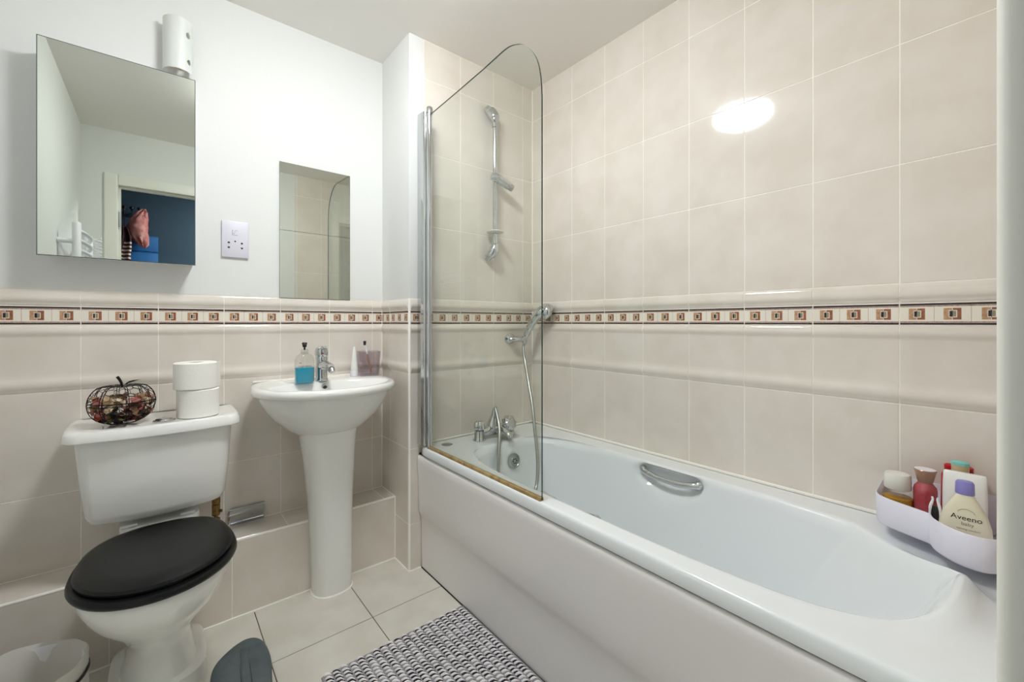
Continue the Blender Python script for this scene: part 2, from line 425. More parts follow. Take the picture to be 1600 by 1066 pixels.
# boxed ledge along the back wall
lg = structure('trim_2', box(XL, XO, LEDY + GD, YW, 0, LEDZ - GD), 'grout')
lj = [-1.3908 + .335 * k for k in range(-1, 2)]
for s0, s1, u in cuts_from(lj, XL, XO):
    put_tile(lg, 'wall_tile', tile_mesh(s1 - s0 - G, LEDZ - .006, 'flat'), (s0 + G / 2, LEDY, .002))
for s0, s1, u in cuts_from(tj, XL, XO):
    me = tile_mesh(s1 - s0 - G, YW - LEDY - .009, 'flat', 1.0)
    if not me.get('laid'):
        for v in me.vertices: v.co = Vector((v.co.x, v.co.z, -v.co.y))
        me.flip_normals(); me['laid'] = 1; me.update()
    put_tile(lg, 'ledge_tile', me, (s0 + G / 2, LEDY + .008, LEDZ))
structure('trim_3', join(tube([(XL, LEDY + .004, LEDZ - .004), (XO - .001, LEDY + .004, LEDZ - .004)], .0052, 8)), 'caulk')
# white caulk lines
def bead(path, r=.004): return tube(path, r, 6)
cz = []
cz.append(bead([(XL, LEDY - .001, .001), (XO - .001, LEDY - .001, .001)], .0045))
cz.append(bead([(XO - .001, LEDY - .001, .001), (XO - .001, 0, .001), (XO, -.002, .001), (-.69, -.002, .001)], .004))
cz.append(bead([(XO - .001, LEDY - .001, 0), (XO - .001, LEDY - .001, LEDZ), (XO - .001, YW - .001, LEDZ)], .0035))
cz.append(bead([(XO - .001, YW - .001, LEDZ), (XO - .001, YW - .001, ZD)], .0025))
cz.append(bead([(XL, YW - .001, LEDZ), (XO, YW - .001, LEDZ)], .0025))
cz.append(bead([(-.001, -.001, ZR), (-.001, -.001, ZC)], .0035))
structure('trim_4', join(*cz), 'caulk')

# ------------------------------------------------------------------ ceiling lamp (seen as a reflection in the tiles)
LX, LY = -1.12, -.654
lamp = thing('ceiling_light', (LX, LY, ZC), 'round flush ceiling light with a glowing diffuser, mirrored in the tiles above the bath', 'light')
part('diffuser', lathe([(.146, -.016), (.150, -.040), (.143, -.060), (.115, -.078), (.06, -.088), (.01, -.090)], (LX, LY, ZC), 40), 'dome_glow', lamp)
part('base', lathe([(.140, -.0005), (.146, -.006), (.146, -.016), (.140, -.018)], (LX, LY, ZC), 40), 'white_plastic', lamp)
hl = bpy.data.lights.new('hall_fill', 'AREA'); hl.energy = HALL_FILL_W; hl.size = .3; hl.color = (.95, .98, 1)  # added fill light, out of view, brightens the hallway and spills through the doorway
hlo = bpy.data.objects.new('hall_fill', hl); hlo.location = (-.62, -2.3, 2.38); link(hlo)

# ------------------------------------------------------------------ mirrored cabinet
cab = thing('mirror_cabinet', (-1.696, YW, 1.3175), 'large mirrored bathroom cabinet on white wall above the toilet', 'cabinet')
cx0, cx1, cz0, cz1, cyf = -1.8915, -1.5005, 1.3175, 1.9935, .204
part('body', box(cx0 + .012, cx1 - .002, cyf + .006, YW, cz0 + .003, cz1 - .004, .002), 'white_plastic', cab)
dm = part('mirror_door', box(cx0, cx1, cyf, cyf + .005, cz0, cz1), 'mirror', cab, smooth=False)
e = .0022
part('mirror_edge', join(box(cx0 - e, cx0, cyf, cyf + .006, cz0 - e, cz1 + e), box(cx1, cx1 + e, cyf, cyf + .006, cz0 - e, cz1 + e), box(cx0, cx1, cyf, cyf + .006, cz0 - e, cz0), box(cx0, cx1, cyf, cyf + .006, cz1, cz1 + e)), 'mirror_edge', dm, smooth=False)

# curved wall lamp shade above it
wl = thing('wall_light', (-1.547, YW, 2.03), 'white curved sheet wall light with two punched holes, above the mirrored cabinet', 'light')
def shade_grid():
    nx, nz = 36, 40; x0, x1 = -1.5925, -1.5025; z0, z1 = 2.03, 2.219; V, F = [], []
    yb = .268
    P = []
    for i in range(nx + 1):
        a = math.pi * i / nx; P.append(((x0 + x1) / 2 - math.cos(a) * (x1 - x0) / 2, yb - math.sin(a) * .050))
    holes = [(26, 2.165, .0095), (27, 2.068, .0075)]
    for off in (0, .002):
        for i, (x, y) in enumerate(P):
            for k in range(nz + 1): V.append((x, y + off, z0 + (z1 - z0) * k / nz))
    m = (nx + 1) * (nz + 1)
    arc = [0]
    for i in range(nx): arc.append(arc[-1] + (Vector(P[i + 1]) - Vector(P[i])).length)
    def inh(i, k):
        for hi, hz, hr in holes:
            ah = arc[int(hi)]; z = z0 + (z1 - z0) * (k + .5) / nz; a = (arc[i] + arc[i + 1]) / 2
            if ((a - ah) / hr) ** 2 + ((z - hz) / (hr * 1.25)) ** 2 < 1: return True
        return False
    for i in range(nx):
        for k in range(nz):
            if inh(i, k): continue
            q = (i * (nz + 1) + k, (i + 1) * (nz + 1) + k, (i + 1) * (nz + 1) + k + 1, i * (nz + 1) + k + 1)
            F.append(q); F.append(tuple(m + j for j in reversed(q)))
    for i in range(nx):
        for k in (0, nz): F.append((i * (nz + 1) + k, (i + 1) * (nz + 1) + k, m + (i + 1) * (nz + 1) + k, m + i * (nz + 1) + k))
    return V, F
part('shade', shade_grid(), 'lamp_shade', wl)
part('back_plate', box(-1.585, -1.51, .282, YW, 2.06, 2.19, .002), 'woodwork', wl)
part('lamp_holder', lathe([(.012, 0), (.014, .01), (.014, .04), (.010, .06), (.010, .07)], (-1.547, .262, 2.05), 16), 'tan_cap', wl)

# two-tile wall mirror
wm = thing('wall_mirror', (-1.0545, YW, 1.2115), 'small narrow mirror of two stacked panels on the wall above the basin', 'mirror')
for z0, z1 in ((1.2125, 1.5035), (1.5047, 1.797)):
    mp = part('mirror_panel', box(-1.2038, -.9053, YW - .0045, YW - .0035, z0, z1), 'mirror', wm, smooth=False)
    part('backing', box(-1.2043, -.9048, YW - .0034, YW - .0002, z0 - .0004, z1 + .0004), 'mirror_edge', mp, smooth=False)

# shaver socket
so = thing('shaver_socket', (-1.365, YW, 1.367), 'grey-white shaver socket plate on the wall between the two mirrors', 'socket')
sx0, sx1, sz0, sz1 = -1.4106, -1.3186, 1.367, 1.5125
part('plate', box(sx0, sx1, YW - .010, YW, sz0, sz1, .003), 'socket_plastic', so)
def disc(x, z, r, sz=1, half=None, n=12):
    a0, a1 = (0, 2 * math.pi) if half is None else ((0, math.pi) if half > 0 else (math.pi, 2 * math.pi))
    pts = [(x + r * math.cos(a0 + (a1 - a0) * i / n), z + r * sz * math.sin(a0 + (a1 - a0) * i / n)) for i in range(n + (0 if half is None else 1))]
    V = [(a, YW - .0108, b) for a, b in pts] + [(a, YW - .0098, b) for a, b in pts]; m = len(pts)
    return V, [tuple(range(m)), tuple(range(2 * m - 1, m - 1, -1))] + [(i, (i + 1) % m, m + (i + 1) % m, m + i) for i in range(m)]
for x, z, hf in ((-1.387, 1.4215, 1), (-1.387, 1.4150, -1), (-1.3425, 1.4215, 1), (-1.3425, 1.4150, -1)):
    part('pin_slot', disc(x, z - .002 + (.0035 if hf > 0 else -.004), .0042, 1.5, hf), 'dark_hole', so, smooth=False)
part('pin_slot', disc(-1.3655, 1.432, .003), 'dark_hole', so, smooth=False)
sz = join(box(-1.376, -1.3745, YW - .0106, YW - .009, 1.457, 1.477), box(-1.376, -1.357, YW - .0106, YW - .009, 1.457, 1.4583), box(-1.376, -1.372, YW - .0106, YW - .009, 1.4757, 1.477),
          box(-1.367, -1.3657, YW - .0106, YW - .009, 1.466, 1.476), box(-1.372, -1.368, YW - .0106, YW - .009, 1.462, 1.4645), box(-1.364, -1.357, YW - .0106, YW - .009, 1.4757, 1.477))
part('shaver_symbol', sz, 'chrome_dull', so, smooth=False)

# ------------------------------------------------------------------ toilet
TX = -1.6
tl = thing('toilet', (TX, -.05, 0), 'white close-coupled toilet with a black closed seat', 'toilet')
def egg(rx, yf, yb_, z, N=64, nb=2.6, yc=None, nf=2.0, dx=0):
    yc = yc if yc is not None else yf + (yb_ - yf) * .47; L = []
    for i in range(N):
        a = 2 * math.pi * i / N; c, s = math.cos(a), math.sin(a); n = nb if s > 0 else nf
        r = 1 / (abs(c) ** n + abs(s) ** n) ** (1 / n)
        L.append(Vector((TX + dx + rx * c * r, yc + ((yb_ - yc) if s > 0 else (yc - yf)) * s * r, z)))
    return L
bowl = [egg(.122, -.145, .141, 0, nb=5, nf=3), egg(.118, -.142, .141, .045, nb=5, nf=3), egg(.092, -.135, .141, .055, nb=4, nf=2.6), egg(.083, -.135, .141, .10, nb=4, nf=2.4), egg(.080, -.15, .141, .15, nb=4),
        egg(.086, -.175, .141, .19, nb=3.6), egg(.105, -.215, .141, .23), egg(.132, -.262, .14, .27), egg(.155, -.305, .139, .31), egg(.168, -.335, .137, .35), egg(.176, -.349, .135, .38), egg(.178, -.352, .13, .400), egg(.174, -.348, .125, .408)]
part('bowl', loft(bowl), 'porcelain', tl)
part('shelf', loft([rsup(TX + .004, .168, r, d, 6, z, 48) for r, d, z in ((.07, .08, .30), (.09, .085, .36), (.104, .088, .40), (.106, .090, .443), (.104, .088, .449), (.097, .082, .450))]), 'porcelain', tl)
part('seat_ring', loft([egg(.176, -.352, .064, .409), egg(.184, -.362, .073, .413), egg(.187, -.366, .076, .420), egg(.187, -.366, .076, .426), egg(.184, -.362, .073, .432), egg(.17, -.35, .064, .434)]), 'black_seat', tl)
part('seat_lid', loft([egg(.166, -.345, .060, .4335), egg(.174, -.350, .066, .437), egg(.176, -.352, .068, .444), egg(.172, -.348, .064, .451), egg(.160, -.335, .052, .4555), egg(.125, -.29, .025, .458), egg(.06, -.21, -.05, .459)]), 'black_seat', tl)
for s_ in (-1, 1): part('seat_hinge', tube([(TX + s_ * .075 - .02, .084, .455), (TX + s_ * .075 + .02, .084, .455)], .005, 12), 'white_plastic', tl)
def cis(x0, x1, yf, yb_, z, bulge=.034, rc_=.055, N=0, yw=None):
    P = [(x0, yb_), (x0, yf + bulge), ]
    # front bulging arc from left to right
    k = 12
    for i in range(1, k): 
        t = i / k; P.append((x0 + (x1 - x0) * t, yf + bulge - bulge * math.sin(math.pi * t) ** .8))
    P += [(x1, yf + bulge), (x1, yb_)]
    rr = [.004, rc_] + [.0] * (k - 1) + [rc_, .004]
    out = []
    n = len(P)
    for i in range(n):
        b = Vector(P[i]); r = rr[i]
        if r <= 0: out.append(b); continue
        a, c = Vector(P[i - 1]), Vector(P[(i + 1) % n])
        d1, d2 = a - b, c - b; r1, r2 = min(r, d1.length * .9), min(r, d2.length * .9)
        p, q = b + d1.normalized() * r1, b + d2.normalized() * r2
        for j in range(6): t = j / 5; out.append(p * (1 - t) ** 2 + b * 2 * t * (1 - t) + q * t * t)
    return [Vector((v[0], v[1], z)) for v in out]
YC = .29
tank = [(-1.742, -1.456, .085, .472), (-1.762, -1.435, .070, .475), (-1.776, -1.420, .058, .485), (-1.784, -1.413, .052, .505), (-1.793, -1.404, .047, .60), (-1.801, -1.398, .043, .70), (-1.804, -1.395, .042, .745)]
part('cistern', loft([cis(a, b, f, YC, z) for a, b, f, z in tank]), 'porcelain', tl)
lid = [(-1.800, -1.400, .045, .742), (-1.826, -1.374, .024, .7425), (-1.829, -1.371, .020, .747), (-1.829, -1.371, .020, .754), (-1.827, -1.373, .023, .768), (-1.823, -1.377, .027, .7755), (-1.815, -1.385, .035, .7785), (-1.79, -1.41, .06, .7765)]
part('cistern_lid', loft([cis(a, b, f, YC, z) for a, b, f, z in lid]), 'porcelain', tl)
fb = part('flush_button', lathe([(.030, 0), (.030, .003), (.026, .005), (.024, .005), (.022, .0075), (.012, .010), (.002, .0108)], (-1.588, .100, .7775), 32), 'chrome', tl)
part('gasket', box(TX - .06, TX + .06, .155, .25, .443, .474, .004), 'slipper_dark', tl)
part('fill_pipe', join(tube([(-1.437, .19, .30), (-1.437, .19, .48)], .007, 12), tube([(-1.437, .19, .385), (-1.437, .19, .425)], .013, 8), tube([(-1.437, .19, .35), (-1.437, .19, .372)], .0145, 6), tube([(-1.437, .19, .40), (-1.42, .18, .40)], .006, 8), tube([(-1.437, .19, .43), (-1.437, .19, .452)], .015, 6)), 'brass', tl, label='brass isolation valve under the cistern')

# rolls
def roll(x, y, z, h, r, label, tail=0., rot=0):
    t = thing('toilet_roll', (x, y, z), label, 'toilet roll', 'spare toilet rolls on the cistern')
    n = 56; loops = []
    def ring(rad, zz, sp=0): return [(x + (rad + sp * (i / n)) * math.cos(2 * math.pi * i / n + rot), y + (rad + sp * (i / n)) * math.sin(2 * math.pi * i / n + rot), zz) for i in range(n)]
    part('paper', loft([ring(.022, z + .002), ring(r - .004, z), ring(r, z + .003, .0012), ring(r, z + h - .003, .0012), ring(r - .003, z + h, 0), ring(.024, z + h), ring(.022, z + h - .004), ring(.022, z + .002)], False, False), 'paper', t)
    part('core', loft([[(x + q * math.cos(2 * math.pi * i / 24), y + q * math.sin(2 * math.pi * i / 24), zz) for i in range(24)] for q, zz in ((.0215, z + .003), (.0215, z + h - .002), (.0200, z + h - .002), (.0200, z + .003), (.0215, z + .003))], False, False), 'cardboard', t)
    if tail:
        a = tail; p = Vector((x + r * math.cos(a), y + r * math.sin(a), 0)); tg = Vector((-math.sin(a), math.cos(a), 0))
        V = []
        for k in range(6):
            q = p + tg * .007 * k + Vector((math.cos(a), math.sin(a), 0)) * (.001 + .0013 * k)
            V += [(q.x, q.y, z + .002), (q.x, q.y, z + h - .001)]
        n0 = len(V); V += [Vector(v) + Vector((math.cos(a), math.sin(a), 0)) * .0006 for v in V]
        F = [(2 * k, 2 * k + 2, 2 * k + 3, 2 * k + 1) for k in range(5)] + [(n0 + 2 * k, n0 + 2 * k + 1, n0 + 2 * k + 3, n0 + 2 * k + 2) for k in range(5)] + [(10, n0 + 10, n0 + 11, 11)]
        part('loose_sheet', (V, F), 'paper', t)
    return t
roll(-1.494, .125, .7775, .096, .0615, 'lower white toilet roll standing on the cistern lid', rot=-.4)
roll(-1.502, .125, .8745, .092, .0625, 'upper white toilet roll stacked on another, its loose sheet sticking out', tail=-.15)

# wire basket of potpourri
BX, BY, BZ = -1.693, .13, .779
bk = thing('wire_basket', (BX, BY, BZ), 'black wire pumpkin-shaped basket with stem and leaf on the cistern lid', 'basket')
RB, HB = .084, .132
def bpt(th, ph, k=1.):   # ph -90..90
    r = RB * math.cos(ph) ** .72 if math.cos(ph) > 1e-6 else 0
    z = HB / 2 + HB / 2 * math.sin(ph)
    if ph > .9: z -= (ph - .9) * .022
    return Vector((BX + k * r * math.cos(th), BY + k * r * math.sin(th), BZ + .001 + z))
ribs = []
for i in range(8):
    th = i * math.pi / 4 + .2
    for d in (-.045, .045):
        ribs.append(tube([bpt(th + d, R(a)) for a in range(-75, 89, 9)], .0011, 5))
part('rib', join(*ribs), 'wire', bk)
part('hoop', join(tube([bpt(2 * math.pi * i / 48, .10) for i in range(48)], .0014, 5, closed=True), tube([bpt(2 * math.pi * i / 48, -.03) for i in range(48)], .0014, 5, closed=True), tube([bpt(2 * math.pi * i / 32, R(-72)) for i in range(32)], .0016, 5, closed=True)), 'wire', bk)
hx = []
nc = 15
for rr in range(-4, 5):
    ph0 = rr * .29 + .05
    for c in range(nc):
        th0 = (c + .5 * (rr % 2)) * 2 * math.pi / nc; dt = 2 * math.pi / nc
        if abs(ph0) > 1.3: continue
        a = bpt(th0, ph0 - .04); b = bpt(th0, ph0 + .13); c1 = bpt(th0 - dt / 2, ph0 + .25); c2 = bpt(th0 + dt / 2, ph0 + .25)
        hx += [tube([a, b], .0008, 3, False), tube([b, c1], .0008, 3, False), tube([b, c2], .0008, 3, False)]
part('wire_mesh', join(*hx), 'wire', bk)
tp = BZ + HB - .012
part('stem', tube(catmull([(BX, BY, tp - .004), (BX - .003, BY, tp + .012), (BX - .009, BY - .002, tp + .026), (BX - .013, BY - .002, tp + .032)], 4), [.0034, .0044], 8), 'wire', bk)
lv = [(BX + .002, BY, tp), (BX + .014, BY - .004, tp + .011), (BX + .028, BY - .008, tp + .016), (BX + .044, BY - .01, tp + .019)]
part('leaf', tube(catmull(lv, 4), [.002, .0045, .006, .005, .003, .001], 6, flat=.5), 'wire', bk)
pet = []; pm = []
cols = ['p_cream', 'p_tan', 'p_red', 'p_rust', 'p_brown', 'p_dark', 'p_green', 'p_pink']
for n_, c_ in zip(cols, [(222, 198, 168), (190, 156, 118), (120, 30, 26), (176, 70, 40), (92, 58, 38), (42, 26, 20), (110, 112, 60), (176, 104, 96)]): mat(n_, c_, .7, mott=.3, scale=120)
PV, PF = [], []
rnd = random.Random(3)
while len(pm) < 260 * 4:
    u = Vector((rnd.uniform(-1, 1), rnd.uniform(-1, 1), rnd.uniform(-1, .4)))
    ph = math.asin(max(-1, min(1, u.z))); k = rnd.choice([.93, .9, .86, .8, .7, .5])
    th = rnd.uniform(0, 2 * math.pi); c = bpt(th, ph, k * .95); c.z = min(max(c.z, BZ + .018), BZ + .080 + rnd.uniform(0, .008))
    s = rnd.uniform(.010, .019); q = Matrix.Rotation(rnd.uniform(0, 6.28), 4, Vector((rnd.uniform(-1, 1), rnd.uniform(-1, 1), rnd.uniform(-1, 1))).normalized())
    lowness = (c.z - BZ) / .09
    m = rnd.choice([0, 0, 1, 1, 7, 4]) if lowness > .62 else rnd.choice([0, 1, 2, 3, 3, 4, 5, 6, 7, 7]) if lowness > .3 else rnd.choice([2, 2, 3, 5, 5, 4, 6, 7])
    n = len(PV)
    P5 = [(-1, 0, .3), (-.4, .7, 0), (.5, .6, .1), (1.1, 0, .4), (.4, -.7, 0), (-.5, -.6, .05), (0, 0, -.35)]
    for p in P5: PV.append(c + q.to_3x3() @ (Vector(p) * s))
    for a, b in ((0, 1), (1, 2), (2, 3), (3, 4), (4, 5), (5, 0)): PF.append((n + 6, n + a, n + b)); pm.append(m)
pp = mesh_data('potpourri', [v - Vector((BX, BY, BZ + .01)) for v in PV], PF, cols, False, pm)
po = bpy.data.objects.new('potpourri', pp); link(po); po.location = (BX, BY, BZ + .01)
tag(po, 'dried red, brown and cream potpourri petals filling the wire basket', 'potpourri', kind='stuff')

# ------------------------------------------------------------------ basin
SX = -1.058; YS = .12
bs = thing('washbasin', (SX, .13, 0), 'white pedestal washbasin in the corner below the narrow mirror', 'basin')
def bas(rx, ry, z, back=None, nb=5, N=96, yc=.13):
    L = []
    back = YW - .002 if back is None else back
    for i in range(N):
        a = 2 * math.pi * i / N; c, s = math.cos(a), math.sin(a); n = nb if s > 0 else 2.15
        r = 1 / (abs(c) ** n + abs(s) ** n) ** (1 / n)
        L.append(Vector((SX + rx * c * r * (1 if s < 0 else 1 - .06 * s), yc + ((back - yc) if s > 0 else ry) * s * r, z)))
    return L
prof = [bas(.100, .09, .640, .22, 3), bas(.115, .105, .655, .25, 3), bas(.16, .15, .685, .27, 4), bas(.205, .19, .73), bas(.233, .215, .77), bas(.248, .23, .805), bas(.251, .234, .818), bas(.255, .238, .8215),
        bas(.266, .249, .823), bas(.273, .257, .829), bas(.276, .261, .839), bas(.274, .259, .849), bas(.268, .252, .8555), bas(.258, .241, .857), bas(.250, .233, .8565)]
def inn(rx, ry, z, yc=.035, n=2.2): return rsup(SX + .0, yc, rx, ry, n, z, 96)
prof += [inn(.236, .138, .8565), inn(.231, .133, .8545), inn(.225, .128, .848), inn(.215, .119, .825), inn(.19, .10, .79), inn(.14, .07, .755), inn(.06, .035, .738), inn(.02, .02, .735)]
part('bowl', loft(prof), 'porcelain', bs)
ped = [(.0765, .004, .014), (.0775, .03, .014), (.080, .20, .012), (.087, .40, .008), (.098, .55, .004), (.107, .64, 0), (.112, .67, 0)]
part('pedestal', loft([rsup(SX + dx, YS - .01, r, r * .98, 2.5, z, 48) for r, z, dx in ped]), 'porcelain', bs)
part('caulk_ring', loft([rsup(SX + .014, YS - .01, .081, .079, 2.5, .0, 48), rsup(SX + .014, YS - .01, .081, .079, 2.5, .004, 48), rsup(SX + .014, YS - .01, .077, .075, 2.5, .008, 48)]), 'caulk', bs)
part('caulk_line', tube([(SX + s, YW - .004, .858) for s in (-.245, -.1, .1, .245)], .0055, 6), 'caulk', bs)
oh = join(tube([(SX, .158, .834), (SX, .152, .832)], .012, 20))
ov = part('overflow', oh, 'chrome_dull', bs)
part('overflow_hole', tube([(SX, .1525, .832), (SX, .151, .8315)], .008, 16), 'dark_hole', ov)
part('waste', lathe([(.022, 0), (.022, .003), (.015, .004), (.004, .003)], (SX, .035, .736), 24), 'chrome', bs)

# basin mixer tap
tx, ty, tz = -1.063, .185, .8565
tp_ = thing('basin_tap', (tx, ty, tz), 'chrome single-lever mixer tap on the washbasin', 'tap')
part('body', lathe([(.027, 0), (.0275, .004), (.0255, .008), (.0235, .012), (.0235, .05), (.024, .085), (.0245, .10), (.022, .106)], (tx, ty, tz), 28), 'chrome', tp_)
part('spout', tube(catmull([(tx, ty - .005, tz + .062), (tx + .004, ty - .04, tz + .072), (tx + .008, ty - .085, tz + .066), (tx + .010, ty - .105, tz + .056)], 5), [.019, .0175, .016, .0165, .016], 16), 'chrome', tp_)
part('aerator', tube([(tx + .010, ty - .104, tz + .058), (tx + .011, ty - .112, tz + .046)], .0125, 16), 'chrome_dull', tp_)
part('lever', join(lathe([(.0235, .104), (.026, .110), (.0265, .125), (.0235, .138), (.012, .146), (.002, .148)], (tx, ty, tz), 28), tube(catmull([(tx, ty, tz + .132), (tx + .0, ty - .025, tz + .138), (tx + .0, ty - .055, tz + .146)], 4), [.014, .010, .007], 12, flat=.6)), 'chrome', tp_)
part('temperature_dot', lathe([(.003, 0), (.003, .0014)], (0, 0, 0), 10), 'red_plastic', tp_)
d_ = [o for o in tp_.children if o.name.startswith('temperature_dot')][0]
d_.data.transform(Matrix.Translation(WL[tp_.name])); d_.rotation_euler = (R(90), 0, 0); d_.location = (-.002, -.0265, .118)

# soap bottle
sx_, sy_, sz_ = -1.139, .150, .8575
sb = thing('soap_bottle', (sx_, sy_, sz_), 'clear pump bottle half full of blue soap on the washbasin', 'bottle')
def oval(rx, ry, z, n=2.6): return rsup(sx_, sy_, rx, ry, n, z, 40)
part('body', loft([oval(.034, .022, sz_), oval(.037, .025, sz_ + .004), oval(.037, .025, sz_ + .085), oval(.035, .024, sz_ + .098), oval(.029, .021, sz_ + .111), oval(.019, .016, sz_ + .119), oval(.0125, .0125, sz_ + .122, 2), oval(.0125, .0125, sz_ + .128, 2)], True, False), 'clear_plastic', sb)
part('liquid', loft([oval(.033, .021, sz_ + .0015), oval(.0358, .0238, sz_ + .005), oval(.0358, .0238, sz_ + .0635), oval(.034, .022, sz_ + .064)]), 'liquid_cyan', sb)
part('collar', lathe([(.0145, .119), (.0145, .135), (.0115, .139), (.008, .140)], (sx_, sy_, sz_), 20), 'clear_plastic', sb)
part('pump', join(lathe([(.0035, .135), (.0035, .146), (.0075, .147), (.0085, .158), (.010, .159), (.010, .164), (.008, .166)], (sx_, sy_, sz_), 16), tube([(sx_, sy_, sz_ + .160), (sx_ - .004, sy_ - .022, sz_ + .160), (sx_ - .005, sy_ - .026, sz_ + .155)], [.005, .003], 10)), 'bin_band', sb)
part('dip_tube', tube([(sx_, sy_, sz_ + .064), (sx_, sy_, sz_ + .136)], .0018, 8), 'frost', sb)
mw = Matrix.Translation((sx_ - .004, sy_ - .0262, sz_ + .067)) @ Matrix.Rotation(R(90), 4, 'X')
text('CLEANSING', .0095, mw, 'ink', sb)
text('m', .011, Matrix.Translation((sx_ - .022, sy_ - .0242, sz_ + .081)) @ Matrix.Rotation(R(90), 4, 'X'), 'ink', sb, 'emblem')

# tube, tumbler, toothbrush
tt = thing('toothpaste_tube', (-.905, .235, .858), 'white toothpaste tube standing on its cap beside the tumbler', 'tube')
def tsec(rx, ry, z, N=32): return [(-.905 + rx * math.cos(2 * math.pi * i / N), .235 + ry * math.sin(2 * math.pi * i / N), .858 + z) for i in range(N)]
part('cap', loft([tsec(.0165, .0165, 0), tsec(.0175, .0175, .002), tsec(.0165, .0165, .024), tsec(.014, .014, .026)]), 'white_plastic', tt)
part('body', loft([tsec(.0155, .0155, .026), tsec(.017, .0165, .033), tsec(.014, .013, .06), tsec(.009, .008, .10), tsec(.005, .003, .13), tsec(.004, .0012, .137)]), 'porcelain', tt)
UX, UY, UZ = -.836, .238, .8575
tu = thing('tumbler', (UX, UY, UZ), 'frosted grey-purple square toothbrush tumbler at the back corner of the basin', 'tumbler')
def sq(r, z, n=9): 
    L = rsup(0, 0, r, r, n, z, 48); rm = Matrix.Rotation(R(-12), 4, 'Z'); return [rm @ v + Vector((UX, UY, 0)) for v in L]
part('cup', loft([sq(.040, UZ), sq(.0425, UZ + .003), sq(.049, UZ + .112), sq(.0475, UZ + .113), sq(.0465, UZ + .111), sq(.0405, UZ + .006), sq(.02, UZ + .006)]), 'tumbler_clear', tu)
tb = thing('toothbrush', (UX - .01, UY, UZ + .01), 'toothbrush with dark bristles leaning in the tumbler', 'toothbrush')
p0, p1 = Vector((UX + .012, UY - .005, UZ + .012)), Vector((UX - .022, UY - .008, UZ + .155))
dd = (p1 - p0)
part('handle', tube([p0 + dd * t for t in (0, .15, .5, .62, .72, .85)], [.005, .006, .0055, .0045, .003, .0026], 10), 'rose_gold', tb)
part('neck', tube([p0 + dd * t for t in (.6, .75, .9, 1.0)], [.0046, .0042, .003, .004], 8), 'white_plastic', tb)
part('bristles', tube([p1 + Vector((.0, -.001, -.012)), p1 + Vector((-.001, -.004, .006))], [.0058, .0066], 10), 'bristle', tb)

# toilet roll holder on the back wall
hd = thing('toilet_roll_holder', (-1.325, YW, .27), 'chrome toilet roll holder on the tiles low beside the basin pedestal', 'holder')
hy = YW - .0
part('back_plate', box(-1.388, -1.262, hy - .006, hy, .262, .345, .002), 'chrome_dull', hd)
part('arm', tube(catmull([(-1.388, hy, .335), (-1.390, hy - .035, .34), (-1.389, hy - .05, .325), (-1.389, hy - .05, .275)], 4), .004, 8), 'chrome', hd)
part('roll_bar', tube([(-1.385, hy - .05, .318), (-1.272, hy - .05, .318)], .0035, 8), 'chrome', hd)
part('cover_flap', join(tube([(-1.386, hy - .012, .353), (-1.262, hy - .012, .353)], .004, 8), box(-1.384, -1.264, hy - .013, hy - .011, .29, .353)), 'chrome_dull', hd)

# ------------------------------------------------------------------ bath
bt = thing('bath', (-.35, -.86, 0), 'long white acrylic bath along the tiled wall', 'bath')
BXC, BYC = -.354, -.861
def lp(inset, z, n=30): return rsup(BXC, BYC, .351 - inset, .857 - inset, n, z, 256)
ICX, IRX, ICY, IRY = -.3735, .2685, -.925, .715
def bump(x, y):
    return .046 * math.exp(-(abs(x + .40) / .135) ** 2.6) * max(0, min(1, (-1.42 - y) / .12)) ** 1.2
def il(dx, z, y0=None, y1=None, n=5.5, nn=3.4, k=1.):
    y0 = ICY + IRY if y0 is None else y0; y1 = ICY - IRY if y1 is None else y1
    cy = (y0 + y1) / 2; ry = (y0 - y1) / 2
    L = rsup(ICX, cy, IRX - dx, ry, n, z, 256, nn)
    for v in L:
        if v.y < -1.2:
            ym = y1 + max(0, v.x + .33) * 1.05 + (.0 if v.x > -.33 else 0)
            if v.y < ym: v.y = ym
        v.z += bump(v.x, v.y) * k
    return L
def grip(L):        # recesses for the two grip handles
    for v in L:
        for gy, side in ((-.875, 1), (-.835, -1)):
            if (v.x - ICX) * side > .15:
                q = ((v.y - gy) / .135) ** 2 + ((v.z - .515) / .062) ** 2
                if q < 1: v.x += side * .036 * (1 - q) ** .5 * max(0, min(1, (.549 - v.z) / .010))
    return L
L0 = [lp(.010, .519), lp(.001, .519), lp(.0, .521), lp(.003, .5445), lp(.0045, .551), lp(.0085, .5550), lp(.014, .5558), lp(.022, .556)]
L1 = [il(-.022, .556, ICY + IRY + .03, -1.685, 5, 4, 0), il(-.010, .556, ICY + IRY + .013, -1.665, 4.6, 3.8, .45), il(-.003, .556, ICY + IRY + .004, -1.647, 4.3, 3.5, .95), il(.0, .5545), il(.004, .550, ICY + IRY - .004, -1.634), il(.008, .542, ICY + IRY - .008, -1.626, k=.9)]
zs = [.53, .52, .51, .50, .49, .48, .47, .46, .44, .40, .36, .32, .28, .24, .20, .175, .16]
for z in zs:
    t = (.542 - z) / .38
    L1.append(il(.008 + .045 * t + (.03 if z < .19 else 0) + (.03 if z < .17 else 0), z, ICY + IRY - .01 - .05 * t, -1.622 + .24 * t, 4.2, 3.2, max(0, .85 - t * 4)))
L1.append(il(.12, .152, -.36, -1.30, 3.5, 3, 0)); L1.append(il(.22, .150, -.6, -1.1, 3, 3, 0))
L1 = [grip(l) for l in L1]
part('tub', loft(L0 + L1, False, True), 'acrylic', bt, auto=50)
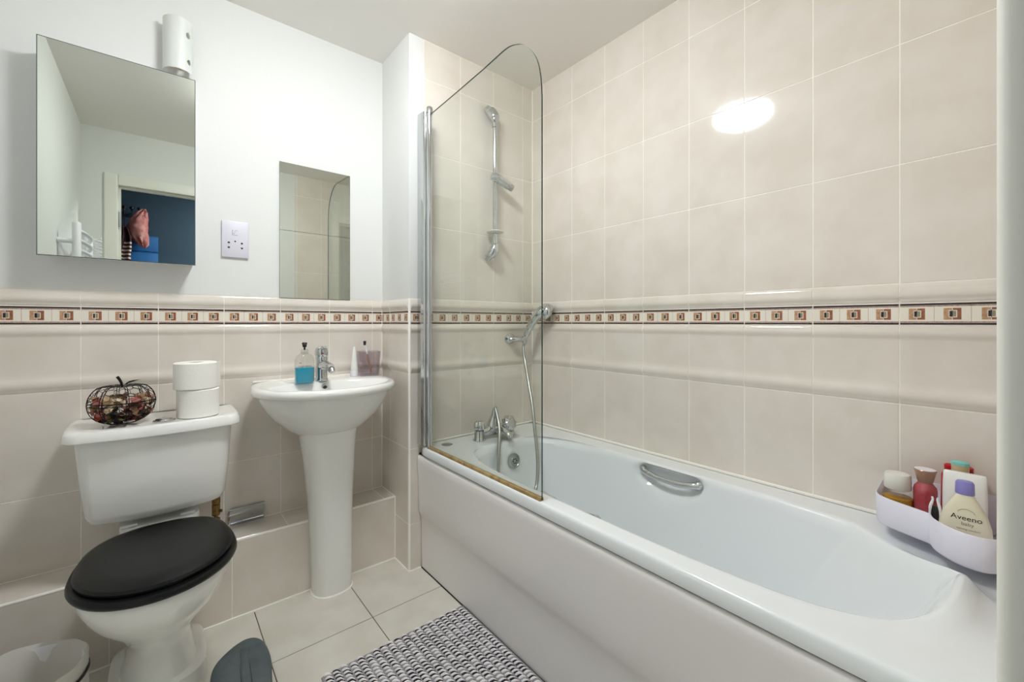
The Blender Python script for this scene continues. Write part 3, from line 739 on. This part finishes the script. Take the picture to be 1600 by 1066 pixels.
# front panel with rounded top and a soft ledge low down
pp_ = [(-.660, .5165), (-.686, .5165), (-.696, .5135), (-.7025, .506), (-.7055, .494), (-.7055, .475), (-.703, .42), (-.701, .33), (-.6985, .262), (-.694, .245), (-.688, .232), (-.685, .215), (-.6845, .12), (-.6835, .0)]
pv = []
for x, z in pp_: pv += [(x, -.003, z), (x, YB + .003, z)]
n = len(pp_)
pf = [(2 * i, 2 * i + 1, 2 * i + 3, 2 * i + 2) for i in range(n - 1)]
part('side_panel', (pv, pf), 'panel_acrylic', bt, auto=60)
part('shadow_gap', box(-.7000, -.66, -.004, YB + .004, .5155, .5195), 'dark_hole', bt, smooth=False)
for gy, side, zz in ((-.875, 1, .518), (-.835, -1, .534)):
    gx = ICX + side * (IRX - (.006 if side > 0 else .019))
    g = part('grip_handle', tube(catmull([(gx + side * .012, gy + .118, zz + .004), (gx - side * .002, gy + .100, zz - .001), (gx - side * .010, gy + .05, zz - .008), (gx - side * .012, gy, zz - .010), (gx - side * .010, gy - .05, zz - .008), (gx - side * .002, gy - .100, zz - .001), (gx + side * .012, gy - .118, zz + .004)], 5), [.014, .011, .0095, .009, .0095, .011, .014], 14, flat=1.15), 'chrome', bt)
# overflow and blanking disc
of = part('overflow', lathe([(.034, 0), (.034, .004), (.028, .006), (.026, .003), (.020, .003), (.018, .006), (.004, .007)], (0, 0, 0), 32), 'chrome_dull', bt)
of.data.transform(Matrix.Translation(WL[bt.name])); of.rotation_euler = (R(82), 0, 0); of.location = Vector((-.335, -.235, .466)) - WL[bt.name]
oh_ = bpy.data.objects.new('overflow_holes', mesh_data('oh', *join(*[lathe([(.0035, 0), (.0035, .0012)], (.010 * math.cos(a), .010 * math.sin(a), .0068), 8) for a in [i * math.pi / 3 for i in range(6)]]), 'dark_hole')); link(oh_, of)
part('hole_cover', lathe([(.024, 0), (.024, .002), (.021, .003), (.002, .003)], (-.600, -.082, .5562), 32), 'chrome_dull', bt)
part('bead', join(tube([(-.003, -.003, .558), (-.003, YB + .01, .558)], .006, 6), tube([(-.003, -.003, .558), (-.70, -.003, .558)], .005, 6)), 'caulk', bt)
part('panel_caulk', tube([(-.6845, -.004, .001), (-.6845, YB + .004, .001)], .0018, 6), 'dark_hole', bt)

# bath mixer tap with hose
mx0, my, mz = -.355, -.115, .5565
bm_ = thing('bath_tap', (mx0, my, mz), 'chrome bath shower mixer tap at the end of the bath', 'tap')
def knob(c, r, h, seg=8, ang=0):
    vf = loft([[Vector(((rr * (1 + .10 * math.cos(seg / 2 * 2 * (2 * math.pi * i / 40)))) * math.cos(2 * math.pi * i / 40), (rr * (1 + .10 * math.cos(seg / 2 * 2 * (2 * math.pi * i / 40)))) * math.sin(2 * math.pi * i / 40), z)) for i in range(40)] for rr, z in ((r * .6, 0), (r * .95, h * .12), (r, h * .4), (r * .93, h * .8), (r * .7, h * .97), (r * .3, h))])
    return xf(vf, Matrix.Translation(c) @ Matrix.Rotation(ang, 4, 'X'))
part('base', join(loft([rsup(mx0 - .09, my, r, r, 2, mz + z, 24) for r, z in ((.031, 0), (.031, .004), (.026, .010), (.024, .035), (.022, .045))]), loft([rsup(mx0 + .09, my, r, r, 2, mz + z, 24) for r, z in ((.031, 0), (.031, .004), (.026, .010), (.024, .035), (.022, .045))]),
     tube(catmull([(mx0 - .09, my, mz + .028), (mx0 - .045, my, mz + .034), (mx0, my, mz + .040), (mx0 + .045, my, mz + .034), (mx0 + .09, my, mz + .028)], 4), [.021, .024, .030, .024, .021], 18)), 'chrome', bm_)
part('tap_handle', knob((mx0 - .09, my, mz + .046), .026, .042, 6), 'chrome', bm_)
part('tap_handle', knob((mx0 + .09, my, mz + .046), .026, .042, 6), 'chrome', bm_)
part('spout', tube(catmull([(mx0, my - .01, mz + .035), (mx0 + .002, my - .06, mz + .045), (mx0 + .004, my - .105, mz + .03), (mx0 + .004, my - .115, mz + .015)], 5), [.024, .021, .018, .017], 16, flat=.8), 'chrome', bm_)
part('diverter_column', tube([(mx0 - .008, my + .005, mz + .045), (mx0 - .006, my + .002, mz + .075), (mx0 - .002, my, mz + .105), (mx0 + .0, my - .003, mz + .135), (mx0 + .001, my - .008, mz + .142)], [.036, .024, .016, .012, .008], 16), 'chrome', bm_)
part('diverter_knob', knob((mx0 + .040, my - .045, mz + .062), .036, .040, 8, R(70)), 'chrome', bm_)
hs = thing('shower_hose', (mx0, my - .02, .45), 'ribbed chrome shower hose hanging into the bath from the tap to the hand shower', 'hose')
hp = [(mx0, my - .008, mz + .138), (-.358, -.128, .690), (-.385, -.19, .615), (-.425, -.236, .522), (-.455, -.275, .397), (-.46, -.33, .30), (-.42, -.37, .25), (-.36, -.37, .28), (-.335, -.36, .33), (-.285, -.335, .375), (-.25, -.305, .47), (-.225, -.258, .60), (-.195, -.21, .70), (-.165, -.15, .80), (-.130, -.085, .90), (-.119, -.058, .965), (-.106, -.054, 1.0)]
hpp = catmull(hp, 14); rr_ = [.0085 if i % 2 else .0074 for i in range(len(hpp))]
part('hose', tube(hpp, rr_, 10), 'chrome_dull', hs)
hsd = thing('hand_shower', (-.10, -.05, 1.0), 'chrome hand shower head resting in its wall bracket', 'shower head')
part('handle', tube(catmull([(-.108, -.053, .995), (-.100, -.062, 1.04), (-.090, -.080, 1.085), (-.078, -.105, 1.130), (-.064, -.132, 1.158), (-.054, -.142, 1.163)], 5), [.012, .0160, .0200, .0245, .029, .032], 18), 'chrome', hsd)
hdv = lathe([(.012, .034), (.028, .028), (.038, .014), (.040, 0), (.037, -.006), (.028, -.008), (.004, -.008)], (0, 0, 0), 36)
part('head', xf(hdv, Matrix.Translation((-.034, -.148, 1.160)) @ Matrix.Scale(1.15, 4) @ Matrix.Rotation(R(-60), 4, 'Y') @ Matrix.Rotation(R(-12), 4, 'X')), 'chrome', hsd)
br = thing('shower_bracket', (-.10, 0, 1.01), 'small chrome wall bracket holding the hand shower', 'bracket')
part('wall_plate', xf(lathe([(.026, 0), (.026, .006), (.018, .014), (.010, .02)], (0, 0, 0), 28), Matrix.Translation((-.165, 0, 1.020)) @ Matrix.Scale(1.3, 4, (1, 0, 0)) @ Matrix.Translation((0, 0, 0)) @ Matrix.Rotation(R(90), 4, 'X')), 'chrome', br)
part('arm', tube([(-.18, -.02, 1.018), (-.16, -.035, 1.018), (-.135, -.048, 1.018), (-.108, -.052, 1.016)], [.014, .019, .016, .016], 16, flat=.75), 'chrome', br)
part('cup', tube([(-.105, -.052, 1.0), (-.1015, -.053, 1.032)], [.0135, .0165], 18, caps=False), 'chrome', br)

# riser rail
rl = thing('shower_rail', (-.298, 0, 1.42), 'chrome vertical shower riser rail with slider on the tiled end wall', 'rail')
rx_ = -.298
part('rail', tube([(rx_, -.045, 1.49), (rx_, -.045, 2.11)], .0115, 16), 'chrome', rl)
part('end_bracket', tube(catmull([(rx_ - .004, -.045, 2.085), (rx_ - .002, -.047, 2.12), (rx_ - .008, -.040, 2.15), (rx_ - .020, -.022, 2.175), (rx_ - .026, -.002, 2.19)], 5), [.013, .021, .026, .026, .019, .009], 16), 'chrome', rl)
part('end_bracket', tube(catmull([(rx_, -.045, 1.52), (rx_ - .001, -.047, 1.49), (rx_ - .008, -.040, 1.46), (rx_ - .018, -.022, 1.44), (rx_ - .024, -.002, 1.425)], 5), [.012, .020, .025, .025, .019, .009], 16), 'chrome', rl)
sl = part('slider', tube(catmull([(rx_ - .022, -.045, 1.838), (rx_, -.052, 1.832), (rx_ + .04, -.062, 1.815), (rx_ + .072, -.068, 1.800)], 5), [.020, .024, .022, .021], 16), 'chrome', rl)
part('slider_knob', tube([(rx_ + .070, -.068, 1.801), (rx_ + .092, -.070, 1.792)], .018, 16), 'chrome_dull', sl)
part('clear_ring', lathe([(.016, 0), (.042, .002), (.045, .006), (.040, .010), (.015, .010)], (rx_, -.047, 1.555), 28), 'frost', rl)

# glass bath screen
gs = thing('bath_screen', (-.688, -.4, .556), 'clear glass bath screen with rounded top corner and chrome post', 'screen')
top = [(-.086, 2.012), (-.30, 2.020), (-.48, 2.028), (-.56, 2.034), (-.59, 2.036), (-.625, 2.035), (-.6595, 2.025), (-.70, 2.004), (-.7416, 1.960), (-.766, 1.915), (-.779, 1.860), (-.7835, 1.80), (-.7835, .5575), (-.086, .5575)]
gp = []
for i, (a, b) in enumerate(top): gp.append((a, b))
sm = catmull([(a, b, 0) for a, b in gp[2:12]], 4)
gp = gp[:2] + [(v.x, v.y) for v in sm] + gp[12:]
gn = len(gp); gx0, gx1 = -.6905, -.6855
gV = [(gx0, a, b) for a, b in gp] + [(gx1, a, b) for a, b in gp]
part('glass', (gV, [tuple(range(gn)), tuple(range(2 * gn - 1, gn - 1, -1))]), 'screen_glass', gs, smooth=False)
eV = [(gx0 - .0001, a, b) for a, b in gp] + [(gx1 + .0001, a, b) for a, b in gp]
part('glass_edge', (eV, [(i, i + 1, gn + i + 1, gn + i) for i in range(gn - 2)]), 'glass_edge', gs, smooth=False)
part('post', join(tube([(-.688, -.080, .566), (-.688, -.080, 2.022)], .0125, 20)), 'chrome', gs)
part('post_cap', lathe([(.0145, 0), (.0148, .022), (.012, .027), (.003, .029)], (-.688, -.080, 2.020), 24), 'chrome', gs)
ch = roundpoly([(-.708, -.001), (-.708, -.026), (-.702, -.062), (-.674, -.062), (-.668, -.026), (-.668, -.001)], .010, 4)
part('wall_channel', prism(ch, .562, 2.035), 'chrome', gs)
part('seal', box(-.696, -.680, -.7835, -.086, .548, .566, .003), 'seal_yellow', gs, label='yellowed clear rubber bottom seal')

# ------------------------------------------------------------------ corner caddy and bottles
cd = thing('corner_caddy', (-.12, -1.6, .583), 'white two-compartment plastic corner caddy on the end of the bath', 'caddy')
cp = [(-.004, -1.468), (-.150, -1.474), (-.178, -1.50), (-.206, -1.566), (-.212, -1.582), (-.240, -1.588), (-.284, -1.625), (-.292, -1.672), (-.258, -1.700), (-.004, -1.702)]
cr = [.004, .03, .03, .008, .010, .02, .03, .03, .025, .004]
outp = roundpoly(cp, cr, 5)
def inset(P, d):
    out = []; n = len(P)
    for i in range(n):
        a, b, c = P[i - 1], P[i], P[(i + 1) % n]
        t = (c - a).normalized(); nn = Vector((-t.y, t.x)); out.append(b + nn * d)
    return out
area = sum(outp[i - 1].x * outp[i].y - outp[i].x * outp[i - 1].y for i in range(len(outp)))
sg = 1 if area > 0 else -1
def cl(d, z): return [Vector((p.x, p.y, z)) for p in (inset(outp, d * sg) if d else outp)]
part('tray', loft([cl(.012, .587), cl(.004, .589), cl(.001, .594), cl(0, .660), cl(.0015, .6612), cl(.003, .660), cl(.004, .5935), cl(.008, .5915)]), 'caddy', cd, auto=70)
part('rear_lip', box(-.006, -.002, -1.700, -1.470, .60, .678, .001), 'caddy', cd)
ZQ = .5925
def bottle_thing(name, x, y, label, cat='bottle'): return thing(name, (x, y, ZQ), label, cat, 'toiletries in the corner caddy')
b1 = bottle_thing('shampoo_bottle', -.098, -1.512, 'clear bottle with frosted white cap and amber liquid, farthest left in the caddy')
part('body', lathe([(.028, 0), (.031, .004), (.031, .070), (.030, .076), (.026, .079)], (-.098, -1.512, ZQ), 36), 'amber_clear', b1)
part('liquid', lathe([(.027, .002), (.0295, .006), (.0295, .056), (.028, .057)], (-.098, -1.512, ZQ), 36), 'amber', b1)
part('cap', lathe([(.026, .078), (.0275, .080), (.0265, .112), (.0245, .117), (.002, .118)], (-.098, -1.512, ZQ), 36), 'frost', b1)
b2 = bottle_thing('body_mist_bottle', -.093, -1.563, 'pink round bottle with a flared metallic cap in the caddy')
part('body', lathe([(.020, 0), (.0225, .004), (.0225, .088), (.021, .096), (.014, .106), (.013, .110)], (-.093, -1.563, ZQ), 32), 'pink_glass', b2)
part('cap', lathe([(.0135, .107), (.015, .110), (.0195, .132), (.0215, .139), (.0205, .1405)], (-.093, -1.563, ZQ), 32, c1=False), 'rose_gold', b2, label='flared pale gold cap')
part('cap_top', lathe([(.0205, .1404), (.010, .1412), (.002, .1412)], (-.093, -1.563, ZQ), 32), 'white_plastic', b2)
b3 = bottle_thing('squeeze_bottle', -.112, -1.628, 'plain white flat tube bottle standing behind the cream bottle')
part('body', loft([rsup(-.112, -1.632, a, b, 4, ZQ + z, 40) for a, b, z in ((.012, .034, 0), (.0155, .037, .004), (.0155, .037, .09), (.012, .0365, .125), (.008, .0355, .151), (.005, .034, .154))]), 'porcelain', b3)
b4 = bottle_thing('lotion_bottle', -.067, -1.622, 'tan-necked bottle with a pale teal cap top at the back of the caddy')
part('body', lathe([(.014, 0), (.017, .003), (.017, .12), (.014, .140)], (-.067, -1.622, ZQ), 28), 'frost', b4)
part('neck', lathe([(.0145, .138), (.0155, .141), (.0155, .160)], (-.067, -1.622, ZQ), 28), 'tan_cap', b4)
part('cap', lathe([(.0155, .160), (.0165, .161), (.0160, .168), (.012, .170), (.002, .1705)], (-.067, -1.622, ZQ), 28), 'teal', b4, label='pale teal cap')
b5 = bottle_thing('red_bottle', -.027, -1.617, 'red flat-topped bottle at the very back of the caddy against the tiles')
part('body', loft([rsup(-.027, -1.617, a, b, 3.4, ZQ + z, 36) for a, b, z in ((.015, .030, 0), (.018, .033, .004), (.018, .031, .122), (.014, .026, .135))]), 'red_plastic', b5)
part('cap', loft([rsup(-.027, -1.617, a, b, 3, ZQ + z, 30) for a, b, z in ((.011, .024, .135), (.012, .026, .137), (.012, .026, .147), (.008, .022, .150))]), 'red_plastic', b5)
ax, ay = -.197, -1.637
b6 = bottle_thing('baby_lotion_bottle', ax, ay, 'cream lotion bottle with lavender cap and dark lettering, front of the caddy')
asec = [(.016, .036, 0), (.0185, .040, .004), (.0185, .0425, .03), (.018, .0405, .06), (.017, .034, .085), (.0155, .0245, .105), (.013, .0165, .121), (.0115, .013, .1285)]
part('body', loft([rsup(ax, ay, a, b, 2.6, ZQ + z, 48) for a, b, z in asec]), 'cream_bottle', b6)
part('cap', loft([rsup(ax, ay, a, b, 2.2, ZQ + z, 40) for a, b, z in ((.0125, .0145, .1275), (.0135, .0155, .129), (.0130, .0148, .152), (.011, .0125, .156), (.002, .002, .157))]), 'lavender', b6, label='lavender flip cap')
def awarp(v):
    z = v.z - ZQ; a = b = None
    for i in range(len(asec) - 1):
        if asec[i][2] <= z <= asec[i + 1][2]:
            t = (z - asec[i][2]) / (asec[i + 1][2] - asec[i][2]); a = asec[i][0] * (1 - t) + asec[i + 1][0] * t; b = asec[i][1] * (1 - t) + asec[i + 1][1] * t
    if a is None: a, b = asec[2][:2]
    q = min(.98, abs((v.y - ay) / b)); return Vector((ax - a * (1 - q ** 2.6) ** (1 / 2.6) - .0005, v.y, v.z))
FACE = Matrix(((0, 0, -1, 0), (-1, 0, 0, 0), (0, 1, 0, 0), (0, 0, 0, 1)))   # text x -> -y, text y -> z, normal -> -x
def alab(s, size, y, z, m, nm='lettering'): text(s, size, Matrix.Translation((ax, y, ZQ + z)) @ FACE, m, b6, nm, awarp)
alab('Aveeno', .0155, ay - .003, .0735, 'ink'); alab('baby', .0105, ay - .005, .0625, 'ink_brown'); alab('calming comfort', .0055, ay - .006, .0525, 'ink_brown')
arc_ = []
for k in range(11):
    a = math.pi * (.12 + .76 * k / 10)
    arc_.append((ay - .003 - .0135 * math.cos(a), .085 + .0125 * math.sin(a)))
AV, AF = [], []
for i, (yy, zz) in enumerate(arc_):
    a = math.pi * (.12 + .76 * i / 10)
    for q in (0, .0009): AV.append(awarp(Vector((0, yy - (-1) * 0 - q * math.cos(a), ZQ + zz + q * math.sin(a)))))
for i in range(10): AF.append((2 * i, 2 * i + 2, 2 * i + 3, 2 * i + 1))
part('emblem', (AV, AF), 'ink_brown', b6, smooth=False)
hc = bottle_thing('hair_clip', -.196, -1.590, 'small white and dark claw hair clip tucked beside the cream bottle', 'hair clip')
part('claw', join(*[tube(catmull([(-.196, -1.590 + s * .009, .640), (-.198, -1.590 + s * .008, .672), (-.196, -1.590 + s * .004, .690), (-.196, -1.590 + s * .005, .697)], 4), [.0022, .0028, .0022, .002], 8) for s in (-1, 1)]), 'white_plastic', hc)
part('spring_bar', box(-.197, -.189, -1.597, -1.583, .594, .676, .002), 'bin_band', hc, label='dark inner part')

# ------------------------------------------------------------------ floor things
mt = thing('bath_mat', (-.95, -.70, 0), 'black and white chunky woven bath mat on floor tiles beside the bath panel', 'mat')
mx_a, mx_b, my_a, my_b = -1.208, -.692, -.347, -1.147
part('backing', box(mx_a - .004, mx_b + .003, my_b, my_a + .003, .0005, .0065, .002), 'mat_grey', mt)
V0 = []; SV, SF, SM = [], [], []
seg, rings = 6, 3
def lump(cx, cy, cz, lx, ly, lz, m, tilt):
    n = len(SV); ct, st = math.cos(tilt), math.sin(tilt)
    for i in range(seg):
        a = math.pi * 2 * i / seg
        for hgt, rad in ((0, 1.), (.6, .86), (1, .35)):
            x, y = lx * rad * math.cos(a), ly * rad * math.sin(a)
            SV.append((cx + x * ct - y * st, cy + x * st + y * ct, cz + lz * hgt))
    for i in range(seg):
        j = (i + 1) % seg
        for k in range(2): SF.append((n + i * 3 + k, n + j * 3 + k, n + j * 3 + k + 1, n + i * 3 + k + 1)); SM.append(m)
    SF.append(tuple(n + i * 3 + 2 for i in range(seg))); SM.append(m)
rw = random.Random(5); cw = .0257; rp_ = .0078
ncol = int((mx_b - mx_a) / cw); nrow = int((my_a - my_b) / rp_)
for i in range(ncol):
    for j in range(nrow):
        x = mx_a + cw * (i + .5) + rw.uniform(-.001, .001); y = my_a - .004 - j * rp_ - (i % 2) * .0037
        lt = (j + i) % 2 == 0
        m = 0 if lt else (1 if rw.random() < .72 else 2)
        tl_ = R(-33) + rw.uniform(-.12, .12)
        lump(x, y, .0055, .0130, .0040 if lt else .0044, (.0092 if lt else .0080) + rw.uniform(-.001, .001), m, tl_)
st_ = part('stitching', (SV, SF), ['mat_white', 'mat_dark', 'mat_grey'], mt, True, SM, auto=180); st_['kind'] = 'stuff'

# slipper
sp = thing('slipper', (-1.40, -.20, 0), 'dark grey fabric slipper on the floor beside the toilet base, toe towards the wall', 'slipper')
def sole(k, z, dz=0):
    P = [(-1.456, -.36), (-1.478, -.25), (-1.482, -.17), (-1.466, -.120), (-1.437, -.088), (-1.402, -.064), (-1.370, -.056), (-1.342, -.072), (-1.326, -.115), (-1.322, -.19), (-1.332, -.26), (-1.350, -.36), (-1.375, -.385), (-1.43, -.385)]
    c = Vector((-1.402, -.21, 0)); L = catmull([(x, y, 0) for x, y in P] + [(P[0][0], P[0][1], 0)], 4)[:-1]
    return [Vector((c.x + (v.x - c.x) * k, c.y + (v.y - c.y) * k, z)) for v in L]
part('outsole', loft([sole(.97, .0005), sole(1.0, .004), sole(1.0, .012), sole(.985, .015)]), 'slipper_dark', sp)
up = [sole(.985, .015), sole(1.0, .022), sole(.975, .034), sole(.90, .043), sole(.75, .048), sole(.5, .050), sole(.2, .051)]
part('upper', loft(up), 'slipper', sp)
bd = [(-1.384, -.078), (-1.388, -.12), (-1.396, -.20), (-1.402, -.29)]
for dx, nm, rr in ((-.0, 'centre_band', .011),):
    bz = [.030, .0475, .0515, .0515]
    part(nm, tube(catmull([(x, y, z) for (x, y), z in zip(bd, bz)], 6), rr, 12, flat=.35), 'slipper', sp)
for sx__ in (-.013, .013):
    part('seam', tube(catmull([(x + sx__, y, z - .001) for (x, y), z in zip(bd, [.032, .0465, .0505, .0505])], 6), .0016, 6), 'slipper_dark', sp)

# waste bin with liner, left
bn = thing('waste_bin', (-1.86, -.10, 0), 'white waste bin with a pale plastic liner and black rim band, left of toilet', 'bin')
bcx, bcy = -1.868, -.165
def bl(k, z, wob=0):
    out = []
    for i in range(64):
        a = 2 * math.pi * i / 64; r = .120 * k * (1 + wob * math.sin(5 * a + 1) * .03 + wob * math.sin(11 * a) * .015)
        out.append(Vector((bcx + r * math.cos(a), bcy + r * math.sin(a), z + wob * .006 * math.sin(4 * a))))
    return out
part('body', loft([bl(.78, .001), bl(.80, .006), bl(.97, .235), bl(.95, .236), bl(.80, .02)], True, True), 'white_plastic', bn)
part('liner', loft([bl(1.0, .150, 1), bl(1.01, .19, .7), bl(1.02, .228, .4), bl(1.015, .243, .6), bl(.98, .246, .8), bl(.93, .23, .8), bl(.86, .18, 1), bl(.80, .11, 1.4), bl(.5, .08, 2)], False, True), 'bag', bn)
part('rim_band', tube([v + Vector((0, 0, 0)) for v in bl(1.035, .205)], .0035, 8, closed=True), 'bin_band', bn, label='black band around the rim')
ts = part('tissue', loft([[(bcx - .005 + (r * (1 + .18 * math.sin(3 * a) + .1 * math.sin(7 * a))) * math.cos(a), bcy + .01 + r * .7 * math.sin(a), z) for a in [2 * math.pi * i / 40 for i in range(40)]] for r, z in ((.055, .085), (.068, .10), (.06, .12), (.035, .135), (.01, .14))]), 'paper', None)
tag(ts, 'crumpled white tissue lying inside the lined waste bin', 'tissue'); 

# ------------------------------------------------------------------ towel radiator on the left wall (in the cabinet mirror)
ra = thing('towel_radiator', (XL, -1.16, .75), 'white ladder towel radiator on the left wall, seen in the cabinet mirror', 'radiator')
for y in (-.925, -1.395):
    part('upright', tube([(-1.93, y, .75), (-1.93, y, 1.612), (-1.93, y, 1.618)], [.017, .0175, .015], 16), 'white_plastic', ra)
    part('wall_bracket', tube([(XL + .001, y - .0, 1.52), (-1.935, y, 1.52)], [.014, .012], 12), 'white_plastic', ra)
for z in (.82, .87, .92, .97, 1.10, 1.15, 1.20, 1.25, 1.38, 1.43, 1.48, 1.53, 1.58):
    part('rung', tube(catmull([(-1.93, -.925, z), (-1.912, -1.04, z), (-1.905, -1.16, z), (-1.912, -1.28, z), (-1.93, -1.395, z)], 4), .010, 10), 'white_plastic', ra)
# hanging white airer clips on the radiator
ac = thing('coiled_cord', (-1.89, -1.30, 1.45), 'white coiled cord hanging from the towel radiator end, seen in the cabinet mirror', 'cord')
cc = [(-1.885 + .016 * math.cos(i * .7), -1.30 - .012 * math.sin(i * .7) - i * .0009, 1.60 - i * .0022) for i in range(60)]
part('coil', tube(cc, .003, 6), 'white_plastic', ac)

# ------------------------------------------------------------------ hallway things (in the cabinet mirror)
hk = thing('coat_hooks', (-1.79, HY, 2.0), 'small row of black-tipped wall hooks in the hallway, seen in the cabinet mirror', 'hook')
for x in (-1.845, -1.795, -1.745):
    h_ = part('hook', tube(catmull([(x, HY + .001, 2.07), (x, HY + .03, 2.06), (x, HY + .055, 2.075), (x, HY + .065, 2.10)], 4), .006, 8), 'chrome', hk)
    part('hook_tip', lathe([(.004, -.014), (.013, -.009), (.016, 0), (.013, .009), (.004, .014)], (x, HY + .065, 2.105), 14), 'bin_band', h_)
pk = thing('bath_puff', (-1.735, HY + .12, 1.94), 'pink ruffled net puff hanging from the hallway hooks', 'bath puff')
pkv = lathe([(.005, -.16), (.045, -.135), (.075, -.08), (.082, 0), (.07, .07), (.045, .12), (.012, .15)], (0, 0, 0), 40)
rp = random.Random(9)
V_ = [Vector(v) * (1 + .12 * math.sin(7 * math.atan2(v[1], v[0]) + 30 * v[2])) for v in pkv[0]]
part('net', ([Vector((v.x * .80 - 1.735 - .04 * math.cos((v.z) * 10) + .02, v.y * .6 + HY + .12, v.z + 1.935)) for v in V_], pkv[1]), 'pink_net', pk)
part('loop', tube(catmull([(-1.75, HY + .11, 2.06), (-1.752, HY + .08, 2.075), (-1.745, HY + .06, 2.088)], 4), .003, 6), 'pink_net', pk)
for z0, z1, lb in ((1.52, 1.732, 'lower blue storage box on the hallway shelf'), (1.737, 1.875, 'upper blue storage box stacked on another in the hallway')):
    q = thing('storage_box', (-1.74, HY + .13, z0), lb, 'box', 'blue boxes in the hallway')
    part('body', box(-1.875, -1.618, HY + .005, HY + .06, z0, z1 - .006, .003), 'blue_box', q)
    part('lid', box(-1.877, -1.616, HY + .003, HY + .062, z1 - .006, z1, .002), 'blue_box', q)
sf = part('hall_shelf', box(-1.9, -1.50, HY, HY + .10, 1.495, 1.52, .002), 'hall_dark'); tag(sf, 'dark shelf under the blue boxes in the hallway', 'shelf')
scf = thing('striped_towel', (-1.85, HY + .2, 1.55), 'dark red and white striped towel hanging in the hallway', 'towel')
SVs, SFs, SMs = [], [], []
for j in range(25):
    z = 1.915 - j * .016; wdt = .025 + .05 * min(1, j / 12)
    for i in range(9):
        u = i / 8; SVs.append((-1.835 + (u - .5) * 1.3 * wdt + .01 * math.sin(j * .3), HY + .20 + .02 * math.sin(u * 9), z))
for j in range(24):
    for i in range(8): SFs.append((j * 9 + i, j * 9 + i + 1, (j + 1) * 9 + i + 1, (j + 1) * 9 + i)); SMs.append(1 if j % 2 == 0 and i > 2 and j > 7 else 0)
so_ = part('cloth', (SVs, SFs), ['stripe_dark', 'stripe_light'], scf, True, SMs, auto=180)
md = so_.modifiers.new('thick', 'SOLIDIFY'); md.thickness = .004
part('hanging_loop', tube([(-1.835, HY + .20, 1.915), (-1.84, HY + .13, 2.0), (-1.845, HY + .068, 2.09)], .003, 6), 'stripe_dark', scf)
